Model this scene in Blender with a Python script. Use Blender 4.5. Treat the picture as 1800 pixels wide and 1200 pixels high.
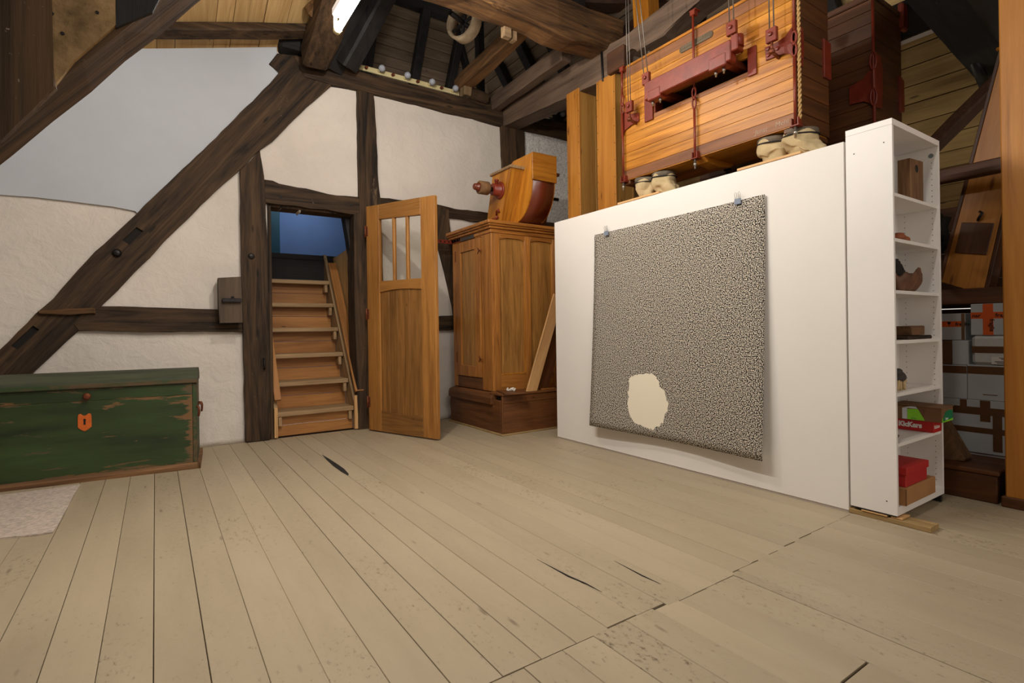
import bpy, bmesh, math, random
from mathutils import Vector, Matrix, noise
for o in list(bpy.data.objects): bpy.data.objects.remove(o, do_unlink=True)
random.seed(11)
SC = bpy.context.scene
COL = SC.collection
PI = math.pi
V = Vector

# ---------------------------------------------------------------- camera, world, lights, exposure
def setup():
    yaw, roll = .5926084, -.0145051
    r0 = V((math.cos(yaw), -math.sin(yaw), 0)); fw = V((math.sin(yaw), math.cos(yaw), 0)); u0 = V((0, 0, 1))
    r = r0*math.cos(roll) + u0*math.sin(roll); u = u0*math.cos(roll) - r0*math.sin(roll)
    cam = bpy.data.cameras.new('camera'); co = bpy.data.objects.new('camera', cam); COL.objects.link(co)
    M = Matrix.Identity(4)
    for i, c in enumerate((r, u, -fw)):
        for k in range(3): M[k][i] = c[k]
    M.translation = (0, 0, 1.01912)
    co.matrix_world = M
    cam.sensor_width = 36; cam.lens = 931.277/1800*36; cam.shift_y = -20.891/1800
    cam.clip_start = .02
    SC.camera = co
    w = bpy.data.worlds.new('world'); SC.world = w; w.use_nodes = True
    bg = w.node_tree.nodes['Background']; bg.inputs[0].default_value = (1.0, .93, .84, 1); bg.inputs[1].default_value = WORLD
    SC.view_settings.view_transform = 'Standard'; SC.view_settings.look = 'None'
    SC.view_settings.gamma = 1; SC.view_settings.use_curve_mapping = False
    SC.view_settings.exposure = EXPOSURE
def area(name, loc, target, sx, sy, power, col):
    l = bpy.data.lights.new(name, 'AREA'); l.shape = 'RECTANGLE'; l.size = sx; l.size_y = sy; l.energy = power; l.color = col
    o = bpy.data.objects.new(name, l); COL.objects.link(o); o.location = loc
    o.rotation_euler = (V(target)-V(loc)).to_track_quat('-Z', 'Y').to_euler(); return o
def point(name, loc, power, col, rad):
    l = bpy.data.lights.new(name, 'POINT'); l.energy = power; l.color = col; l.shadow_soft_size = rad
    o = bpy.data.objects.new(name, l); COL.objects.link(o); o.location = loc; return o
def spot(name, loc, target, ang, power, col, rad=.05, blend=.6):
    l = bpy.data.lights.new(name, 'SPOT'); l.spot_size = math.radians(ang); l.spot_blend = blend; l.energy = power; l.color = col; l.shadow_soft_size = rad
    o = bpy.data.objects.new(name, l); COL.objects.link(o); o.location = loc
    o.rotation_euler = (V(target)-V(loc)).to_track_quat('-Z', 'Y').to_euler(); return o
WORLD = .8
EXPOSURE = 0.0
setup()
area('fill_light', (-.2, 2.6, 3.35), (.3, 5.0, 1.2), 1.2, .2, 30, (1, .95, .88))  # added unseen fill that brightens the back wall
point('beam_lamp', (1.2, 3.3, 3.45), 80, (1, .93, .84), .035)
area('fill_light', (1.6, .8, 3.4), (1.6, 3.2, 0), 1.2, .2, 22, (1, .94, .86))  # added unseen fill for partition, floor and cartons
spot('ceiling_spot_light', (1.25, 3.9, 3.55), (3.5, 2.7, 2.5), 75, 44, (1, .90, .78), .025)
spot('roof_fill_light', (4.9, 2.5, 1.9), (5.3, 1.5, 2.9), 78, 9, (1, .86, .62), .05)  # hidden lamp added to brighten the right roof boards
area('stair_fill_light', (1.7, 7.2, 3.05), (1.7, 7.5, 2.0), .6, .3, 7.5, (.80, .90, 1))  # added unseen light, brightens the blue stair wall
TUBE = 240.0

# ---------------------------------------------------------------- helpers
def lin(c):
    return tuple(((x/255)/12.92 if x/255 <= .04045 else ((x/255+.055)/1.055)**2.4) for x in c)+(1,)
class B:
    def __init__(s, T=None): s.bm = bmesh.new(); s.T = T
    def add(s, vs, fs, smooth=False):
        v = [s.bm.verts.new(p) for p in vs]; out = []
        for f in fs:
            try: fc = s.bm.faces.new([v[i] for i in f]); fc.smooth = smooth; out.append(fc)
            except ValueError: pass
        return v, out
    def bev(s, faces, w, seg=1):
        es = list({e for f in faces for e in f.edges})
        bmesh.ops.bevel(s.bm, geom=es, offset=w, segments=seg, affect='EDGES', profile=.5, clamp_overlap=True)
    def hexa(s, p, bev=0):
        v, f = s.add(p, [(0,3,2,1),(4,5,6,7),(0,1,5,4),(1,2,6,5),(2,3,7,6),(3,0,4,7)])
        if bev: s.bev(f, bev)
        return s
    def box(s, lo, hi, bev=0):
        a, b = lo, hi
        return s.hexa([(a[0],a[1],a[2]),(b[0],a[1],a[2]),(b[0],b[1],a[2]),(a[0],b[1],a[2]),(a[0],a[1],b[2]),(b[0],a[1],b[2]),(b[0],b[1],b[2]),(a[0],b[1],b[2])], bev)
    def prism(s, pts, plane, a, b, bev=0, smooth=False):
        n = len(pts)
        f = {'xz': lambda p, t: (p[0], t, p[1]), 'yz': lambda p, t: (t, p[0], p[1]), 'xy': lambda p, t: (p[0], p[1], t)}[plane]
        vs = [f(p, a) for p in pts]+[f(p, b) for p in pts]
        fs = [tuple(range(n)), tuple(range(2*n-1, n-1, -1))]+[(i, (i+1) % n, n+(i+1) % n, n+i) for i in range(n)]
        v, fc = s.add(vs, fs)
        if smooth:
            for q in fc[2:]: q.smooth = True
        if bev: s.bev(fc[:1], bev)
        return s
    def beam(s, p0, p1, w, h, up=(0,0,1), seg=8, ch=.012, jit=.004, w1=None, h1=None, seed=0):
        p0, p1 = V(p0), V(p1); d = (p1-p0).normalized(); sd = d.cross(V(up)).normalized(); u = sd.cross(d)
        rows = []
        for k in range(seg+1):
            t = k/seg; c = p0.lerp(p1, t); ww = (w+(w1-w)*t if w1 else w)/2; hh = (h+(h1-h)*t if h1 else h)/2
            row = []
            for (x, y) in ((-ww+ch,-hh),(ww-ch,-hh),(ww,-hh+ch),(ww,hh-ch),(ww-ch,hh),(-ww+ch,hh),(-ww,hh-ch),(-ww,-hh+ch)):
                q = c+sd*x+u*y
                if jit: q = q+(sd*noise.noise(q*2.3+V((seed,0,0)))+u*noise.noise(q*2.3+V((0,seed+5,9))))*jit*2 + V([random.uniform(-1,1)*jit*.4 for _ in range(3)])
                row.append(q)
            rows.append(row)
        vs = [q for r in rows for q in r]
        fs = [(k*8+i, k*8+(i+1) % 8, (k+1)*8+(i+1) % 8, (k+1)*8+i) for k in range(seg) for i in range(8)]
        fs += [tuple(range(7,-1,-1)), tuple(range(seg*8, seg*8+8))]
        s.add(vs, fs); return s
    def tube(s, pts, r, n=8, closed=False):
        pts = [V(p) for p in pts]; m = len(pts); rings = []; ref = None
        for k in range(m):
            if closed: t = (pts[(k+1) % m]-pts[k-1]).normalized()
            else: t = (pts[min(k+1, m-1)]-pts[max(k-1, 0)]).normalized()
            if ref is None: ref = t.orthogonal().normalized()
            a = (ref-t*ref.dot(t)).normalized(); ref = a; b = t.cross(a)
            rr = r(k/(m-1)) if callable(r) else r
            rings.append([pts[k]+(a*math.cos(2*PI*i/n)+b*math.sin(2*PI*i/n))*rr for i in range(n)])
        v, _ = s.add([q for R in rings for q in R], [])
        rng = range(m if closed else m-1)
        for k in rng:
            for i in range(n):
                j = (k+1) % m
                f = s.bm.faces.new((v[k*n+i], v[k*n+(i+1) % n], v[j*n+(i+1) % n], v[j*n+i])); f.smooth = True
        if not closed:
            s.bm.faces.new([v[i] for i in range(n-1,-1,-1)]); s.bm.faces.new([v[(m-1)*n+i] for i in range(n)])
        return s
    def lathe(s, prof, o, axis, n=20, caps=True):
        o = V(o); ax = V(axis).normalized(); a = ax.orthogonal().normalized(); b = ax.cross(a)
        vs = [o+ax*h+(a*math.cos(2*PI*i/n)+b*math.sin(2*PI*i/n))*max(r, .0004) for r, h in prof for i in range(n)]
        m = len(prof)
        v, _ = s.add(vs, [])
        for k in range(m-1):
            for i in range(n):
                f = s.bm.faces.new((v[k*n+i], v[k*n+(i+1) % n], v[(k+1)*n+(i+1) % n], v[(k+1)*n+i]))
                r0, h0 = prof[k]; r1, h1 = prof[k+1]
                f.smooth = abs(h1-h0) > .3*abs(r1-r0)
        if caps: s.bm.faces.new([v[i] for i in range(n-1,-1,-1)]); s.bm.faces.new([v[(m-1)*n+i] for i in range(n)])
        return s
    def grid(s, f, nu, nv, smooth=True, wrap=False):
        vs = [f(i/nu, j/nv) for j in range(nv+1) for i in range(nu+(0 if wrap else 1))]
        w = nu+(0 if wrap else 1)
        fs = [(j*w+i, j*w+(i+1) % w if wrap else j*w+i+1, (j+1)*w+((i+1) % w if wrap else i+1), (j+1)*w+i) for j in range(nv) for i in range(nu)]
        s.add(vs, fs, smooth); return s
    def blob(s, c, r, seed=0, amp=.2, n=12, scale=(1,1,1), freq=1.5):
        c = V(c)
        def f(u, v):
            th = 2*PI*u; ph = PI*min(max(v, .02), .98)
            d = V((math.cos(th)*math.sin(ph), math.sin(th)*math.sin(ph), -math.cos(ph)))
            k = r*(1+amp*noise.noise(d*freq+V((seed, seed*.7, 3))))
            return c+V((d.x*k*scale[0], d.y*k*scale[1], d.z*k*scale[2]))
        return s.grid(f, n*2, n, True, True)
def world_origin(p):
    o = V((0,0,0))
    while p is not None: o += p.location; p = p.parent
    return o
def fin(me, grain=None, off=None):
    """grain coordinates: x runs along the wood fibre; random offset so that no two pieces match"""
    n = len(me.vertices)
    if n == 0: return
    co = [v.co.copy() for v in me.vertices]
    lo = V([min(c[i] for c in co) for i in range(3)]); hi = V([max(c[i] for c in co) for i in range(3)])
    if grain is None:
        d = hi-lo; k = max(range(3), key=lambda i: d[i]); grain = V([1 if i == k else 0 for i in range(3)])
    g = V(grain).normalized(); a = g.orthogonal().normalized(); b = g.cross(a)
    off = V([random.uniform(-40, 40) for _ in range(3)]) if off is None else V(off)
    at = me.attributes.new('gco', 'FLOAT_VECTOR', 'POINT')
    buf = []
    for c in co: buf += [c.dot(g)+off.x, c.dot(a)+off.y, c.dot(b)+off.z]
    at.data.foreach_set('vector', buf)
def obj(name, b, mat, parent=None, grain=None, off=None, recalc=True, weld=False):
    T = getattr(b, 'T', None); bm = b.bm
    if weld: bmesh.ops.remove_doubles(bm, verts=bm.verts, dist=.0005)
    if T is not None: bm.transform(T)
    if recalc: bmesh.ops.recalc_face_normals(bm, faces=bm.faces)
    me = bpy.data.meshes.new(name); bm.to_mesh(me); bm.free()
    if T is not None and grain is not None: grain = (T.to_3x3() @ V(grain))
    fin(me, grain, off)
    o = bpy.data.objects.new(name, me); COL.objects.link(o)
    for m in (mat if isinstance(mat, (list, tuple)) else [mat]): me.materials.append(m)
    if parent is not None:
        w = world_origin(parent)
        if w.length > 0: me.transform(Matrix.Translation(-w))
        o.parent = parent
    else:
        # the origin of a top-level mesh sits at the foot of the thing
        c = [v.co for v in me.vertices]
        w = V([(min(p[i] for p in c)+max(p[i] for p in c))/2 for i in range(2)]+[min(p[2] for p in c)])
        me.transform(Matrix.Translation(-w)); o.location = w
    return o
def thing(name, label, cat, loc, group=None):
    o = bpy.data.objects.new(name, None); COL.objects.link(o); o.location = loc; o.empty_display_size = .05
    o['label'] = label; o['category'] = cat
    if group: o['group'] = group
    return o
def tag(o, label, cat, group=None):
    o['label'] = label; o['category'] = cat
    if group: o['group'] = group
    return o
def struct(o): o['kind'] = 'structure'; return o
def rough(pts, step=.07, amp=.004, closed=True):
    """hewn outline: subdivide the polygon and wobble the new points"""
    out = []; n = len(pts)
    for i in range(n):
        a, b = V(pts[i]), V(pts[(i+1) % n]); L = (b-a).length; k = max(1, int(L/step))
        nn = V((-(b-a).y, (b-a).x)).normalized() if L > 0 else V((0, 0))
        for j in range(k):
            p = a.lerp(b, j/k)
            if j: p = p+nn*(noise.noise(V((p.x*4, p.y*4, i*3.1)))*amp*1.6+random.uniform(-amp, amp)*.5)
            out.append((p.x, p.y))
    return out
def text(name, body, size, origin, xdir, ydir, mat, parent, ext=.0006, align='LEFT', bold=0, sx=1, shear=0):
    c = bpy.data.curves.new(name, 'FONT'); c.body = body; c.size = size; c.extrude = ext; c.align_x = align; c.offset = bold; c.resolution_u = 3; c.shear = shear
    t = bpy.data.objects.new(name, c); COL.objects.link(t)
    dg = bpy.context.evaluated_depsgraph_get(); me = bpy.data.meshes.new_from_object(t.evaluated_get(dg))
    bpy.data.objects.remove(t, do_unlink=True); bpy.data.curves.remove(c)
    x = V(xdir).normalized()*sx; y = V(ydir).normalized(); z = x.cross(y).normalized()
    M = Matrix.Identity(4)
    for i, q in enumerate((x, y, z)):
        for k in range(3): M[k][i] = q[k]
    M.translation = V(origin)-world_origin(parent)
    me.transform(M); me.name = name
    me.materials.clear(); me.materials.append(mat); fin(me)
    o = bpy.data.objects.new(name, me); COL.objects.link(o); o.parent = parent
    return o

# ---------------------------------------------------------------- materials
class N:
    def __init__(s, name):
        s.m = bpy.data.materials.new(name); s.m.use_nodes = True; s.t = s.m.node_tree; s.t.nodes.clear()
        s.out = s.n('ShaderNodeOutputMaterial'); s.p = s.n('ShaderNodeBsdfPrincipled'); s.l(s.p.outputs[0], s.out.inputs[0])
    def n(s, ty, **kw):
        x = s.t.nodes.new(ty)
        for k, v in kw.items(): setattr(x, k, v)
        return x
    def l(s, a, b): s.t.links.new(a, b)
    def g(s, scale=(1,1,1), attr='gco'):
        a = s.n('ShaderNodeAttribute', attribute_name=attr); m = s.n('ShaderNodeVectorMath', operation='MULTIPLY'); m.inputs[1].default_value = scale
        s.l(a.outputs['Vector'], m.inputs[0]); return m.outputs[0]
    def noise(s, vec, scale=1, detail=4, rough=.55, dist=0):
        x = s.n('ShaderNodeTexNoise'); x.inputs['Scale'].default_value = scale; x.inputs['Detail'].default_value = detail; x.inputs['Roughness'].default_value = rough; x.inputs['Distortion'].default_value = dist
        s.l(vec, x.inputs['Vector']); return x.outputs[0]
    def voro(s, vec, scale=1, feature='F1', rand=1):
        x = s.n('ShaderNodeTexVoronoi', feature=feature); x.inputs['Scale'].default_value = scale; x.inputs['Randomness'].default_value = rand
        s.l(vec, x.inputs['Vector']); return x
    def ramp(s, fac, a, b, c0=(0,0,0,1), c1=(1,1,1,1)):
        r = s.n('ShaderNodeValToRGB'); e = r.color_ramp.elements; e[0].position = a; e[1].position = b; e[0].color = c0; e[1].color = c1
        s.l(fac, r.inputs[0]); return r.outputs[0]
    def mix(s, fac, a, b, mode='MIX'):
        x = s.n('ShaderNodeMix', data_type='RGBA', blend_type=mode)
        for i, v in ((0, fac), (6, a), (7, b)):
            if hasattr(v, 'is_linked'): s.l(v, x.inputs[i])
            else: x.inputs[i].default_value = v
        return x.outputs[2]
    def math(s, op, a, b=None, clamp=False):
        x = s.n('ShaderNodeMath', operation=op, use_clamp=clamp)
        for i, v in enumerate((a, b)):
            if v is None: continue
            if hasattr(v, 'is_linked'): s.l(v, x.inputs[i])
            else: x.inputs[i].default_value = v
        return x.outputs[0]
    def hsv(s, col, val, sat=1.0):
        x = s.n('ShaderNodeHueSaturation'); s.l(col, x.inputs['Color']); x.inputs['Saturation'].default_value = sat
        if hasattr(val, 'is_linked'): s.l(val, x.inputs['Value'])
        else: x.inputs['Value'].default_value = val
        return x.outputs[0]
    def vary(s, col, amt):
        i = s.n('ShaderNodeObjectInfo'); m = s.n('ShaderNodeMapRange'); s.l(i.outputs['Random'], m.inputs[0]); m.inputs[3].default_value = 1-amt; m.inputs[4].default_value = 1+amt
        return s.hsv(col, m.outputs[0])
    def bump(s, h, strength, dist):
        b = s.n('ShaderNodeBump'); b.inputs['Strength'].default_value = strength; b.inputs['Distance'].default_value = dist; s.l(h, b.inputs['Height']); s.l(b.outputs[0], s.p.inputs['Normal'])
    def fin(s, col, rough=.6, metal=0, spec=.5):
        if hasattr(col, 'is_linked'): s.l(col, s.p.inputs['Base Color'])
        else: s.p.inputs['Base Color'].default_value = col
        if hasattr(rough, 'is_linked'): s.l(rough, s.p.inputs['Roughness'])
        else: s.p.inputs['Roughness'].default_value = rough
        s.p.inputs['Metallic'].default_value = metal; s.p.inputs['Specular IOR Level'].default_value = spec
        return s.m
def wood(name, dark, light, rough=.6, gs=1.0, bump=.25, vary=.12, spots=0, spotcol=(30,18,8), wear=None, wearamt=0, spec=.4, contrast=(.36,.68), scr=0):
    s = N(name)
    A = s.noise(s.g((1.1*gs, 15*gs, 15*gs)), 1, 5, .6, 1.2)
    F = s.noise(s.g((6*gs, 120*gs, 120*gs)), 1, 3, .6)
    L = s.noise(s.g((.9, 2.2, 2.2)), 1, 4, .6)
    f = s.math('ADD', s.math('MULTIPLY', A, .6), s.math('ADD', s.math('MULTIPLY', F, .18), s.math('MULTIPLY', L, .25)))
    c = s.ramp(f, contrast[0], contrast[1], lin(dark), lin(light))
    if spots:
        vo = s.voro(s.g((2.2, 9, 9)), 1)
        k = s.ramp(vo.outputs['Distance'], spots*.55, spots, (1,1,1,1), (0,0,0,1))
        c = s.mix(s.math('MULTIPLY', k, .75), c, lin(spotcol))
    if wear:
        w = s.noise(s.g((1.6, 5, 5)), 1, 6, .7, .6)
        c = s.mix(s.ramp(w, 1-wearamt-.05, 1-wearamt+.04), c, lin(wear))
    sk = s.ramp(s.noise(s.g((1.3*gs, 46*gs, 46*gs)), 1, 4, .65, .3), .58, .72)
    c = s.mix(s.math('MULTIPLY', sk, .42), c, lin(tuple(x*.62 for x in dark)))
    if scr:
        q = s.ramp(s.noise(s.g((26, 9, 60)), 1, 3, .6, 1.5), .70, .74); q2 = s.ramp(s.noise(s.g((1.5, 3, 3)), 1, 2), .5, .62)
        c = s.mix(s.math('MULTIPLY', s.math('MULTIPLY', q, q2), scr), c, lin((176,162,144)))
    c = s.vary(c, vary)
    s.bump(s.math('ADD', s.math('MULTIPLY', A, .6), s.math('MULTIPLY', F, .6)), bump, .004)
    return s.fin(c, rough, 0, spec)
def plain(name, col, rough=.6, metal=0, amt=.06, scale=9, bump=0, bdist=.002, spec=.5):
    s = N(name); n = s.noise(s.g((1,1,1)), scale, 5, .6)
    k = lin(col); a = tuple(x*(1-amt*2) for x in k[:3])+(1,); b = tuple(min(1, x*(1+amt)) for x in k[:3])+(1,)
    c = s.ramp(n, .3, .7, a, b)
    if bump: s.bump(s.noise(s.g((1,1,1)), scale*4, 5, .6), bump, bdist)
    return s.fin(c, rough, metal, spec)
M = {}
M['timber'] = wood('old_timber', (26,18,11), (88,66,44), .75, .8, .8, .12, .12, (10,7,5), (118,96,72), .30, .3, (.40,.64), .45)
M['timber_hewn'] = wood('hewn_timber', (48,32,19), (126,90,54), .8, .6, 1, .1, .14, (18,12,7), (160,116,66), .32, .3, (.40,.64), .4)
M['timber_grey'] = wood('grey_timber', (74,58,47), (122,100,82), .7, .7, .5, .08, .06, (30,24,20), (60,48,40), .28)
M['timber_black'] = wood('blackened_timber', (16,15,16), (42,38,36), .7, .8, .4, .1)
M['timber_brown'] = wood('brown_timber', (50,30,18), (98,62,38), .65, .8, .5, .1, .09)
M['timber_pale'] = wood('weathered_plank', (88,70,48), (158,130,96), .9, .5, 1, .05, .06, (25,18,12), (74,58,42), .36)
M['pine'] = wood('raw_pine', (172,134,82), (214,180,126), .65, .7, .25, .12, .09, (120,76,38))
M['pine_grey'] = wood('grey_pine', (92,76,60), (138,118,96), .75, .7, .3, .14, .07, (50,38,30))
M['pine_olive'] = wood('aged_pine', (134,108,66), (190,160,106), .7, .7, .3, .1, .10, (70,48,26))
M['shellac'] = wood('shellac_pine', (142,80,16), (206,138,46), .40, .8, .25, .15, .05, (88,46,10), (120,74,34), .33, .35, (.38,.64), .25)
M['shellac_dark'] = wood('dark_pine', (58,32,13), (106,62,28), .5, .8, .3, .14, .06, (40,20,8))  # darker copy of the shellac pine
M['shellac_worn'] = wood('worn_pine', (104,62,34), (152,98,58), .55, .8, .3, .08, .06, (60,34,18))
M['duct'] = wood('knotty_pine', (160,98,32), (202,138,60), .45, .6, .3, .08, .13, (84,44,14), None, 0, .4)
M['duct_side'] = wood('face_tone_pine', (160,112,52), (198,148,76), .65, .6, .3, .06, .12, (60,34,14), None, 0, .3)  # copy of the duct pine; light on the faces put into the colour
M['oak'] = wood('varnished_oak', (126,76,28), (196,130,60), .42, 1.2, .25, .12, .03, (84,46,16), None, 0, .4, (.36,.66))
M['oak_panel'] = wood('oak_panel', (122,82,36), (188,134,68), .45, 1.5, .25, .06, 0, (0,0,0), None, 0, .4, (.36,.66))
M['oak_dark'] = wood('darkened_oak', (78,46,22), (128,80,42), .5, 1, .3, .1, .06)
M['door'] = wood('door_pine', (128,82,36), (186,130,64), .5, .9, .3, .12, .05, (78,42,16))
M['door_panel'] = wood('door_panel_pine', (98,64,28), (166,116,60), .5, 1.0, .35, .12, .06, (54,28,12))
M['step'] = wood('worn_step', (128,100,68), (186,154,112), .7, .8, .3, .08, .05)
M['riser'] = wood('riser_pine', (132,84,38), (186,130,70), .55, .7, .2, .1, .07)
M['pale_board'] = wood('planed_board', (188,138,84), (222,178,122), .6, .9, .2, .05)
M['ply'] = wood('plywood', (180,140,86), (206,168,112), .6, .5, .1, .03)
M['block'] = wood('driftwood', (72,48,28), (136,98,62), .8, 1.2, .5, .1, .1)
M['shim'] = wood('rough_lath', (128,102,62), (184,152,102), .8, 1, .4, .05, .05)
def plaster(name, col, big, fine):
    s = N(name); v = s.g((1,1,1))
    a = s.noise(v, 1.7, 4, .55, .4); b = s.noise(v, 9, 5, .6, .5); c = s.noise(v, 42, 3, .6)
    k = lin(col); d = tuple(x*.9 for x in k[:3])+(1,)
    cc = s.ramp(a, .35, .65, d, k)
    cc = s.mix(s.ramp(b, .68, .8), cc, tuple(x*.82 for x in k[:3])+(1,))
    h = s.math('ADD', s.math('MULTIPLY', b, big*1.3), s.math('MULTIPLY', c, fine))
    s.bump(h, .6, .02)
    return s.fin(cc, .9, 0, .2)
M['plaster'] = plaster('lime_plaster', (224,214,203), .9, .06)
M['board_white'] = plain('plasterboard_paint', (188,192,198), .9, 0, .02, 3, .1, .002, .2)
def roughcast():
    s = N('roughcast'); v = s.g((1,1,1)); b = s.noise(v, 38, 6, .75); a = s.noise(v, 4, 3)
    c = s.ramp(b, .38, .6, lin((186,182,176)), lin((240,236,230)))
    s.bump(s.math('ADD', b, s.math('MULTIPLY', a, .5)), .45, .012); return s.fin(c, .95, 0, .2)
M['roughcast'] = roughcast()
def floorpaint():
    s = N('floor_paint'); v = s.g((1,1,1))
    a = s.noise(s.g((.7, 3, 3)), 1, 4, .6); sp = s.noise(s.g((30, 52, 52)), 1, 8, .82, .0); lo = s.noise(v, 1.3, 3, .5)
    gr = s.noise(s.g((2, 50, 50)), 1, 4, .6)
    c = s.ramp(a, .3, .7, lin((164,148,122)), lin((178,162,135)))
    c = s.mix(s.math('MULTIPLY', s.ramp(gr, .60, .80), .10), c, lin((150,122,92)))
    e = s.n('ShaderNodeAttribute', attribute_name='edge').outputs['Fac']
    thr = s.math('ADD', s.math('MULTIPLY', e, .16), s.math('MULTIPLY', s.math('SUBTRACT', lo, .5), .35))
    k = s.ramp(s.math('ADD', sp, thr), .61, .69)
    c = s.mix(s.math('MULTIPLY', k, .8), c, lin((88,72,55)))
    wear = s.ramp(s.math('ADD', s.noise(s.g((3, 9, 9)), 1, 5, .7), s.math('MULTIPLY', e, .1)), .70, .78)
    c = s.mix(s.math('MULTIPLY', wear, .5), c, lin((112,92,68)))
    kn = s.voro(s.g((2.0, 8, 8)), 1); kk = s.ramp(kn.outputs['Distance'], .03, .08, (1,1,1,1), (0,0,0,1))
    c = s.mix(s.math('MULTIPLY', kk, .55), c, lin((84,66,48)))
    c = s.vary(c, .035)
    s.bump(s.math('ADD', s.math('MULTIPLY', gr, .3), s.math('MULTIPLY', sp, -.4)), .2, .003)
    return s.fin(c, s.ramp(sp, .3, .7, (.42,)*3+(1,), (.62,)*3+(1,)), 0, .35)
M['floor'] = floorpaint()
M['floor_gap'] = plain('floor_dirt', (66,54,42), .95)
M['box_wood'] = wood('box_wood', (56,44,34), (100,82,64), .7, .8, .5, .08, .06)
M['gap'] = plain('gap_dark', (30,25,20), .95)  # near-black, paints the shade inside gaps, holes and mortises
M['white'] = plain('white_laminate', (232,226,220), .45, 0, .012, 3)
M['panel'] = plain('white_panel_paint', (232,226,219), .7, 0, .012, 2, .03, .001, .3)
M['edge'] = plain('laminate_edge', (205,192,184), .5, 0, .02)
def greenpaint():
    s = N('chest_green_paint')
    a = s.noise(s.g((1.2, 7, 7)), 1, 5, .6); w = s.noise(s.g((2.2, 16, 16)), 1, 6, .72, .5); b = s.noise(s.g((1,1,1)), 2, 3)
    c = s.ramp(a, .3, .7, lin((30,42,20)), lin((56,76,38)))
    e = s.n('ShaderNodeAttribute', attribute_name='edge').outputs['Fac']
    k = s.ramp(s.math('ADD', w, s.math('MULTIPLY', e, .24)), .605, .64)
    c2 = s.ramp(b, .4, .6, lin((88,74,54)), lin((124,88,54)))
    c = s.mix(s.math('MULTIPLY', k, .9), c, c2); s.bump(s.math('SUBTRACT', a, k), .3, .003)
    return s.fin(c, .5, 0, .4)
M['green'] = greenpaint()
M['green_worn'] = wood('worn_green_wood', (58,52,36), (112,88,58), .6, 1, .4, .05, 0, (0,0,0), (52,70,40), .5)
M['lid_green'] = wood('faded_green_wood', (52,60,44), (86,88,66), .6, 1, .3, .03, 0, (0,0,0), (136,96,58), .30)
M['orange'] = plain('copper_plate', (214,104,36), .45, .2, .08, 30)
M['rust'] = plain('rusty_iron', (124,66,40), .5, .5, .2, 40)
M['iron'] = plain('dark_iron', (46,42,42), .45, .7, .2, 40)
M['steel'] = plain('bright_steel', (178,172,160), .35, .9, .1, 30)
M['cable'] = plain('steel_cable', (120,112,104), .45, .7, .1, 60)
M['red'] = plain('red_oxide_paint', (122,45,27), .38, 0, .16, 14, .25, .003, .35)
M['red_dark'] = plain('brown_red_lacquer', (104,42,20), .35, 0, .1, 8)
M['burlap'] = plain('canvas_cloth', (190,168,128), .95, 0, .09, 12, .5, .004, .1)
M['burlap_grey'] = plain('dusty_canvas', (112,100,86), .95, 0, .15, 22, .35, .004, .1)
M['rope'] = plain('hemp_rope', (188,150,94), .9, 0, .15, 60)
M['cream_strip'] = plain('cream_paint', (226,210,158), .6, 0, .05)
M['blue'] = plain('blue_wall_paint', (92,116,158), .8, 0, .03, 4)
M['teal'] = plain('teal_paint', (12,66,80), .6, 0, .1)
M['rug'] = plain('felt_mat', (204,188,174), .95, 0, .16, 45, .8, .004, .1)
M['black'] = plain('black_plastic', (24,24,26), .5)
M['clear'] = plain('clip_plastic', (150,160,178), .2, .3, .05)
M['cardboard'] = plain('cardboard', (168,122,78), .8, 0, .06, 8, .1, .001, .2)
M['cardboard_dark'] = plain('brown_cardboard', (118,86,58), .75, 0, .08, 8, .1, .001, .3)
M['tape'] = plain('brown_tape', (104,70,42), .35, 0, .06, 20)
M['boxwhite'] = plain('white_carton', (196,200,202), .8, 0, .04, 6, .05, .001, .2)
M['styro'] = plain('foam_box', (212,214,210), .85, 0, .03, 60, .1, .001, .2)
M['redbox'] = plain('red_card', (186,26,22), .55, 0, .04, 12)
M['redlid'] = plain('red_linen_card', (176,32,30), .6, 0, .05, 30)
M['lime'] = plain('lime_print', (132,206,36), .5)
M['greenprint'] = plain('green_print', (18,116,72), .5)
M['print_white'] = plain('white_print', (236,232,226), .5)
M['fragile'] = plain('orange_tape', (230,100,40), .4, 0, .04)
M['print_black'] = plain('black_print', (22,18,16), .5)
M['chalk'] = plain('chalk', (186,170,150), .95)
M['char'] = plain('charred_bark', (38,28,24), .9, 0, .3, 30, .6, .01)
M['brown_clay'] = plain('brown_shell', (112,74,50), .6, 0, .3, 9, .3, .005)
M['orange_root'] = plain('orange_brown_root', (140,70,32), .6, 0, .15, 10)
M['cream_toy'] = plain('cream_carved_wood', (206,176,128), .7, 0, .08)
M['plate'] = plain('nameplate_metal', (84,70,50), .6, .2, .12, 40)
M['plate_relief'] = plain('nameplate_relief', (128,110,80), .5, .2)
M['cam'] = plain('cam_cover_grey', (116,124,126), .5)
M['slate'] = plain('slate', (62,56,52), .7, 0, .1, 20, .2)
M['cloth'] = plain('white_rag', (222,214,200), .95)
M['lit_patch'] = plain('lit_patch_wood', (150,122,86), .95, 0, .32, 14, .6, .006, .1)  # light put into the colour: the lamp-lit patch on the foreground rafter
M['belt'] = wood('belt_wheel_wood', (150,130,104), (196,176,146), .7, 1, .2, .05)
def emit(name, col, st):
    s = N(name); s.p.inputs['Base Color'].default_value = col; s.p.inputs['Emission Color'].default_value = col; s.p.inputs['Emission Strength'].default_value = st; return s.m
M['tube'] = emit('fluorescent_tube', (1, .96, .9, 1), TUBE)
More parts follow.
